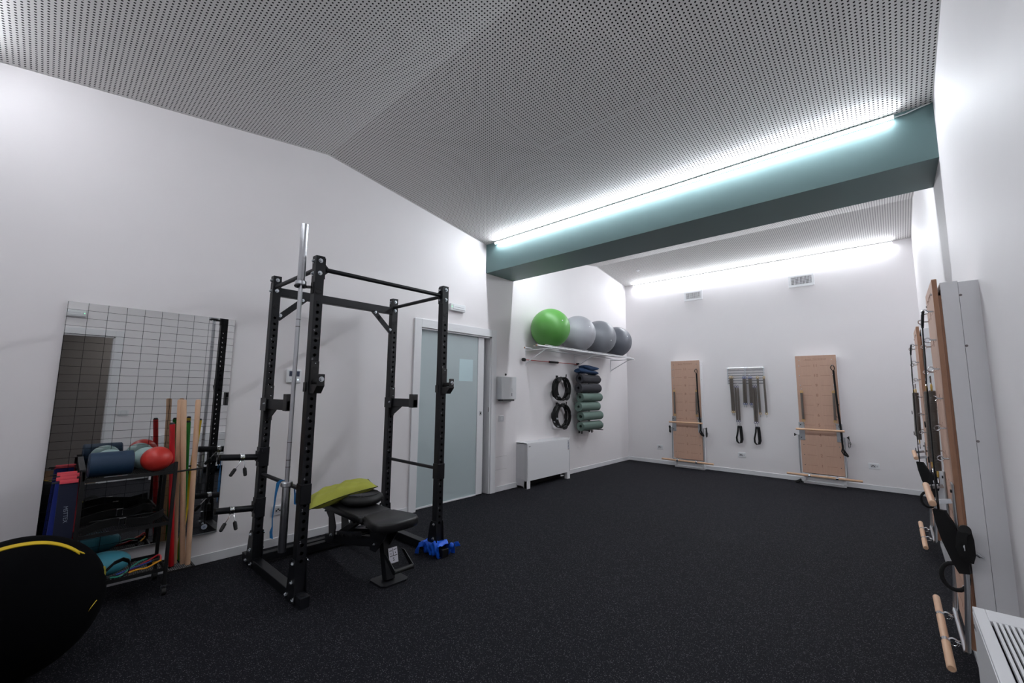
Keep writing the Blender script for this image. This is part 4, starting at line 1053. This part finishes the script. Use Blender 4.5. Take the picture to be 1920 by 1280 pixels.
# ================================================================== SPRINGBOARDS
COIL = {}
def coil_mesh(ln, r=.011):
    k = (round(ln, 3), r)
    if k not in COIL:
        g = G().helix((0, 0, 0), (0, 0, -ln), r, .0022, .0052, 8)
        g.cyl((0, 0, -.002), (0, 0, -ln+.002), r-.0016, n=8)
        me = bpy.data.meshes.new('coil'); me.from_pydata(g.v, [], g.f); me.materials.append(SPRING); me.shade_smooth(); COIL[k] = me
    return COIL[k]
YRING = mat('yellow_ring', (214, 176, 84), .45); BRING = mat('blue_ring', (60, 84, 150), .45); PRING = mat('violet_ring', (74, 72, 116), .45)
def ring_part(parent, c, r, w, m, nrm=(0, 1, 0), name='ring'):
    n_ = Vector(nrm); a = n_.orthogonal().normalized(); b = n_.cross(a); c = Vector(c)
    return G().tube([c+(a*math.cos(2*PI*k/14)+b*math.sin(2*PI*k/14))*r for k in range(14)], w, 6, closed=True).obj(name, m, parent)
def spring_part(parent, top, bot, ln_top, mring, rr=.011, name='spring'):
    """coil between top and bottom with end rings and snap hooks; world positions relative to the thing"""
    top, bot = Vector(top), Vector(bot); d = (bot-top); ln = d.length
    ob = bpy.data.objects.new(name, coil_mesh(ln, rr)); COL.objects.link(ob); ob.parent = parent
    o = Vector(ORG.get(parent, (0, 0, 0)))
    ob.matrix_local = Matrix.LocRotScale(top-o, Vector((0, 0, -1)).rotation_difference(d.normalized()), None)
    ORG[ob] = ORG.get(parent, (0, 0, 0))
    ring_part(parent, top+Vector((0, 0, .016)), .016, .0042, mring, name='end_ring'); ring_part(parent, bot-Vector((0, 0, .016)), .016, .0042, mring, name='end_ring')
    for z, s in ((top.z+.026, 1), (bot.z-.026, -1)):
        p = top if s > 0 else bot
        G().tube([(p.x, p.y, z), (p.x-.008, p.y, z+s*.016), (p.x+.006, p.y, z+s*.036), (p.x+.002, p.y, z+s*.05), (p.x-.007, p.y, z+s*.042)], .0034, 6).obj('snap_hook', CHROME, parent)
def loopline(c, r, n=10): return [(c[0]+r*math.cos(2*PI*k/n), c[1], c[2]+r*math.sin(2*PI*k/n)) for k in range(n+1)]

def springboard(label, loc, rot, variant):
    t = thing('springboard', label, 'springboard', (0, 0, 0), 'plywood springboards mounted on the walls')
    # local: x across, -y out of the wall, z up
    Y = lambda d: -d
    bxp = G()
    for s in (-1, 1): bxp.box(min(s*.262, s*.232), max(s*.262, s*.232), Y(.135), Y(.072), 0, 1.955)
    bxp.box(-.232, .232, Y(.135), Y(.07), 0, .028).box(-.232, .232, Y(.135), Y(.07), 1.925, 1.955).box(-.232, .232, Y(.135), Y(.07), .125, .155)
    fm = bxp.obj('wall_frame', WHITE, t, smooth=0)
    G().box(-.232, .232, Y(.082), Y(.074), .028, 1.925).obj('frame_back', WHITE, fm, smooth=0)
    for s in (-1, 1):
        wp = G().box(min(s*.260, s*.20), max(s*.260, s*.20), Y(.0705), 0, 0, 1.95).obj('wall_plank', WHITE, t, smooth=0)
        for z in (1.15, 1.62, 1.88): G().cyl((s*.260, Y(.066), z), (s*.2625, Y(.066), z), .006, n=10).obj('cover_cap', mat('cap_grey', (120, 112, 112), .6), wp)
    G().box(-.252, .252, Y(.145), Y(.1355), .20, 1.89).obj('backing_ply', WOODE, t, smooth=0)
    bo = G().box(-.261, .261, Y(.166), Y(.1455), .165, 1.978).obj('board', WOOD, t, smooth=0, bevel=.003)
    G().box(-.2612, -.2606, Y(.165), Y(.147), .17, 1.974).box(.2606, .2612, Y(.165), Y(.147), .17, 1.974).obj('ply_edges', WOODE, bo, smooth=0)
    INK = mat('burnt_ink', (146, 108, 90), .7)
    zz = [.285+.153*(k-1) for k in range(1, 12)]
    if 'line' not in COIL:
        g = G().box(-.06, .06, -.0004, 0, -.0016, .0016); me = bpy.data.meshes.new('position_line'); me.from_pydata(g.v, [], g.f); me.materials.append(INK); COIL['line'] = me
    for z in zz:
        for x0 in (-.125, .115):
            ob = bpy.data.objects.new('position_line', COIL['line']); COL.objects.link(ob); ob.parent = bo; ob.location = (x0, Y(.1660), z)
    G().box(-.15, .14, Y(.1664), Y(.1660), 1.902, 1.904).obj('title_rule', INK, bo, smooth=0)
    for k, z in enumerate(zz): text_mesh('position_number', str(k+1), .06, INK, bo, frame((-.005, Y(.1662), z), (1, 0, 0), (0, 0, 1)), .0003)
    text_mesh('board_title', 'Balanced', .022, INK, bo, frame((-.09, Y(.1662), 1.918), (1, 0, 0), (0, 0, 1)), .0003)
    text_mesh('board_title', 'Pilates Springboard', .022, INK, bo, frame((.055, Y(.1662), 1.922), (1, 0, 0), (0, 0, 1)), .0003)
    for s in (-1, 1):
        G().cyl((s*.21, Y(.166), 1.905), (s*.21, Y(.171), 1.905), .006, n=10).obj('screw_cap', ZINC, bo)
        for k, z in enumerate(zz):
            if k < 3: G().cyl((s*.222, Y(.166), z), (s*.222, Y(.172), z), .006, n=10).obj('screw_cap', ZINC, bo)
            elif k >= 5:
                e_ = G().cyl((s*.212, Y(.166), z), (s*.212, Y(.19), z), .004, n=8).obj('eye_bolt', CHROME, bo)
                G().tube([(s*.212+.0, Y(.20)+.012*math.cos(q), z+.012*math.sin(q)) for q in [2*PI*i/12 for i in range(12)]], .0034, 6, closed=True).obj('eye', CHROME, e_)
        # springs, hooked at line 9 down to the roll-down bar
        spring_part(t, (s*.203, Y(.205), 1.395), (s*.199, Y(.215), .985), 0, YRING, .0155)
        # metal slider plates and folding arms
        pl = G().box(s*.235-.038, s*.235+.038, Y(.174), Y(.1665), .662, .935).obj('slider_plate', ALU, t, smooth=0, bevel=.004)
        for z in (.70, .895): G().cyl((s*.235+s*.012, Y(.174), z), (s*.235+s*.012, Y(.180), z), .008, n=10).obj('plate_bolt', DARK, pl)
        G().bar((s*.235, Y(.178), .845), (s*.235, Y(.235), .832), .02, .02).obj('bar_clip', CHROME, pl, smooth=0)
        G().cyl((s*.276, Y(.15), .735), (s*.315, Y(.15), .735), .006, n=10).obj('knob_stem', CHROME, pl)
        G().lathe([(0, 0), (.008, 0), (.009, .012), (.022, .02), (.022, .03), (0, .03)], (s*.313, Y(.15), .735), (s, 0, 0), n=14).obj('knob', BLACKR, pl)
    # steel tube U frame
    G().tube([(-.285, Y(.15), .735), (-.285, Y(.16), .45), (-.282, Y(.18), .162), (-.262, Y(.185), .150), (.262, Y(.185), .150), (.282, Y(.18), .162), (.285, Y(.16), .45), (.285, Y(.15), .735)], .0105, 10).obj('push_frame', ALU, t)
    # roll-down bar and foot bar
    db = G().tube([(-.302, Y(.25), .832), (-.298, Y(.25), .832), (.298, Y(.25), .832), (.302, Y(.25), .832)], [.012, .0155, .0155, .012], 16).obj('roll_down_bar', DOWEL, t)
    fb = G().tube([(-.462, Y(.25), .138), (-.456, Y(.25), .138), (.456, Y(.25), .138), (.462, Y(.25), .138)], [.013, .0168, .0168, .013], 16).obj('foot_bar', DOWEL, t)
    for s in (-1, 1):
        G().cyl((s*.17-.016, Y(.25), .138), (s*.17+.016, Y(.25), .138), .0185, n=16).obj('bar_clamp', CHROME, fb)
        ring_part(fb, (s*.17, Y(.222), .144), .018, .0038, CHROME, (1, 0, 0), 'chain_link'); ring_part(fb, (s*.17, Y(.197), .150), .016, .0036, CHROME, (0, 0, 1), 'chain_link')
    # black webbing strap from the top right eye, with padded end
    e_ = 1 if variant != 'right' else 1
    top_ = (.212, Y(.205), 1.80)
    G().tube([(.212, Y(.205), 1.818), (.198, Y(.21), 1.80), (.190, Y(.212), 1.775), (.205, Y(.215), 1.745), (.222, Y(.215), 1.73), (.238, Y(.213), 1.755), (.236, Y(.21), 1.79), (.222, Y(.207), 1.812)], .0055, 6, closed=True).obj('strap_loop', BLACKF, t)
    low = {'short': .70, 'loop': .76}.get(variant, .56)
    P = [(.224, Y(.215), 1.735), (.228, Y(.220), 1.55), (.235, Y(.224), 1.35), (.242, Y(.228), 1.15), (.252, Y(.230), .95), (.258, Y(.230), .84), (.264, Y(.230), low+.02)]
    st_ = G().ribbon(P, [(.013, 0, 0), (.012, .003, 0), (.012, -.003, 0), (.013, .002, 0), (.013, 0, 0), (.012, .003, 0), (.012, 0, 0)], .004).obj('strap', BLACKF, t, smooth=60)
    for z, k in ((1.22, 0), (1.04, 1), (.90, 0)):
        G().tube(loopline((.236 + .01*(1-k), Y(.245), z), .014, 8), .0028, 5).obj('strap_ring', BLACKF, st_)
    for k in range(3 if variant != 'loop' else 0):
        G().tube([(.262, Y(.25), low+.03), (.25+.03*k, Y(.255+.01*k), low-.02-.02*k), (.275+.02*k, Y(.262), low-.07-.012*k), (.30+.012*k, Y(.258), low-.085), (.305, Y(.252), low-.05), (.27, Y(.25), low+.01)], .0085, 7).obj('strap_handle', BLACKF, st_, smooth=70)
    # cuff hanging from the right knob
    cf = G().ribbon([(.335, Y(.15), .745), (.345, Y(.165), .70), (.350, Y(.17), .65), (.345, Y(.16), .60), (.332, Y(.15), .585), (.325, Y(.14), .62), (.326, Y(.14), .69), (.332, Y(.148), .742)], (.0, .018, 0), .006).obj('ankle_cuff', BLACKF, t, smooth=60)
    ring_part(cf, (.35, Y(.16), .655), .014, .003, CHROME, name='cuff_ring')
    if variant == 'short':
        G().ribbon([(-.33, Y(.15), .755), (-.335, Y(.16), .70), (-.33, Y(.165), .64), (-.32, Y(.15), .625), (-.318, Y(.145), .70), (-.326, Y(.148), .752)], (0, .016, 0), .006).obj('ankle_cuff', BLACKF, t, smooth=60)
    if variant == 'floorcuff':
        G().tube([(-.275, Y(.20), .03), (-.30, Y(.22), .045), (-.315, Y(.225), .02), (-.345, Y(.22), .016), (-.36, Y(.20), .022), (-.33, Y(.19), .03), (-.285, Y(.19), .06)], .013, 8).obj('floor_cuff', BLACKF, t, smooth=70)
    if variant == 'loop':
        # bunched sling with an open hand loop and a dangling clip at the strap end
        G().ribbon([(.262, Y(.228), .80), (.268, Y(.212), .74), (.274, Y(.192), .66), (.280, Y(.170), .57), (.282, Y(.160), .52)], [(.006, .020, 0), (.008, .030, .006), (.008, .034, .008), (.008, .028, .008), (.006, .018, .004)], .03).obj('padded_sling', BLACKF, t, smooth=60)
        G().tube([(.272, Y(.198+.046*math.sin(a)), .492+.062*math.cos(a)) for a in [2*PI*k/20 for k in range(20)]], .0095, 8, closed=True).obj('hand_loop', BLACKF, t, smooth=60)
        G().tube([(.268, Y(.20), .70), (.272, Y(.165), .70), (.276, Y(.145), .675), (.278, Y(.140), .635)], .008, 7).obj('sling_loop', BLACKF, t)
        G().tube([(.268, Y(.195), .66), (.272, Y(.165), .655), (.276, Y(.130), .63)], .008, 7).obj('sling_tail', BLACKF, t)
        G().tube([(.276, Y(.130), .630), (.278, Y(.110), .620), (.279, Y(.092), .606), (.277, Y(.105), .604), (.275, Y(.124), .618)], .0032, 6, closed=True).obj('sling_clip', CHROME, t)
    t.location = loc; t.rotation_euler = (0, 0, rot); return t
springboard('plywood springboard, the left one on the back wall', (1.262, L, 0), 0, 'short')
springboard('plywood springboard, the right one on the back wall', (3.272, L, 0), 0, 'floorcuff')
springboard('plywood springboard, the farther one on the right wall', (W, 5.40, 0), -PI/2, 'loop')
springboard('plywood springboard, the nearer one on the right wall', (W, 3.345, 0), -PI/2, 'loop')

# ================================================================== SPRING RACK
RAILM = mat('rail_steel', (92, 92, 98), .45, .4)
sr = thing('spring_rack', 'chrome multi-bar wall rack from which the springs hang', 'rack', (2.25, L, 1.54))
for k in range(7):
    z = 1.818-.0445*k
    G().cyl((1.972, L-.055, z), (2.535, L-.055, z), .0052 if k else .010, n=10).obj('rail', ALU if k == 0 else RAILM, sr)
for x in (1.970, 2.252, 2.537):
    e_ = G().box(x-.007, x+.007, L-.062, L-.048, 1.535, 1.835).obj('end_bar', ALU, sr, smooth=0)
    for z in (1.58, 1.80): G().cyl((x, L-.055, z), (x, L, z), .006, n=8).obj('wall_stud', ALU, e_)
SPL = [('yellow-ringed spring at the left end of the rack, left of its pair', 2.020, 1.640, 2.030, 1.07, YRING), ('yellow-ringed spring at the left end of the rack, right of its pair', 2.048, 1.640, 2.056, 1.07, YRING),
       ('long violet-ringed spring left of the left loop strap', 2.092, 1.475, 2.096, .915, PRING), ('long violet-ringed spring above the left loop strap', 2.132, 1.475, 2.134, .915, PRING),
       ('short blue-ringed spring, first of four at mid rack', 2.226, 1.632, 2.222, 1.215, BRING), ('short blue-ringed spring, second of four at mid rack', 2.254, 1.632, 2.252, 1.215, BRING),
       ('short blue-ringed spring, third of four at mid rack', 2.318, 1.632, 2.322, 1.215, BRING), ('short blue-ringed spring, fourth of four at mid rack', 2.344, 1.632, 2.348, 1.215, BRING),
       ('long violet-ringed spring left above the right loop strap', 2.372, 1.475, 2.372, .905, PRING), ('long violet-ringed spring right above the right loop strap', 2.406, 1.475, 2.404, .905, PRING),
       ('yellow-ringed slanting spring, second from the right end of the rack', 2.446, 1.632, 2.456, 1.06, YRING), ('yellow-ringed spring at the right end of the rack', 2.540, 1.632, 2.548, 1.06, YRING)]
for lab, xa, za, xb, zb, m in SPL:
    t = thing('hanging_spring', lab, 'spring', (xb, L-.085, zb-.08), 'springs hanging on the wall rack')
    spring_part(t, (xa, L-.085, za), (xb, L-.085, zb), 0, m, .0160, 'coil')
for lab, x in (('black loop strap hanging left below the springs', 2.118), ('black loop strap hanging right below the springs', 2.392)):
    t = thing('loop_strap', lab, 'strap', (x, L-.085, .50), 'loop straps under the springs')
    z0 = .845
    P = [(x-.012, L-.085, z0-.03), (x-.020, L-.088, z0-.12), (x-.044, L-.09, z0-.23), (x-.040, L-.09, z0-.29), (x-.012, L-.088, z0-.325), (x+.02, L-.085, z0-.315), (x+.034, L-.083, z0-.26), (x+.030, L-.083, z0-.15), (x+.022, L-.083, z0-.03)]
    G().ribbon(P, [(.006, .018, 0), (.007, .018, 0), (.008, .018, 0), (.008, .018, 0), (.008, .018, 0), (.016, .014, 0), (.022, .010, 0), (.024, .006, 0), (.024, .004, 0)], .006).obj('webbing', BLACKF, t, smooth=60)
    G().box(x-.02, x+.04, L-.094, L-.074, z0-.035, z0-.022).obj('strap_clasp', CHROME, t, smooth=0)
    for dx in (-.02, .018): G().tube([(x+dx, L-.085, z0-.022), (x+dx*.9, L-.085, z0), (x+dx*1.1, L-.085, z0+.02)], .0035, 6).obj('swivel', CHROME, t)
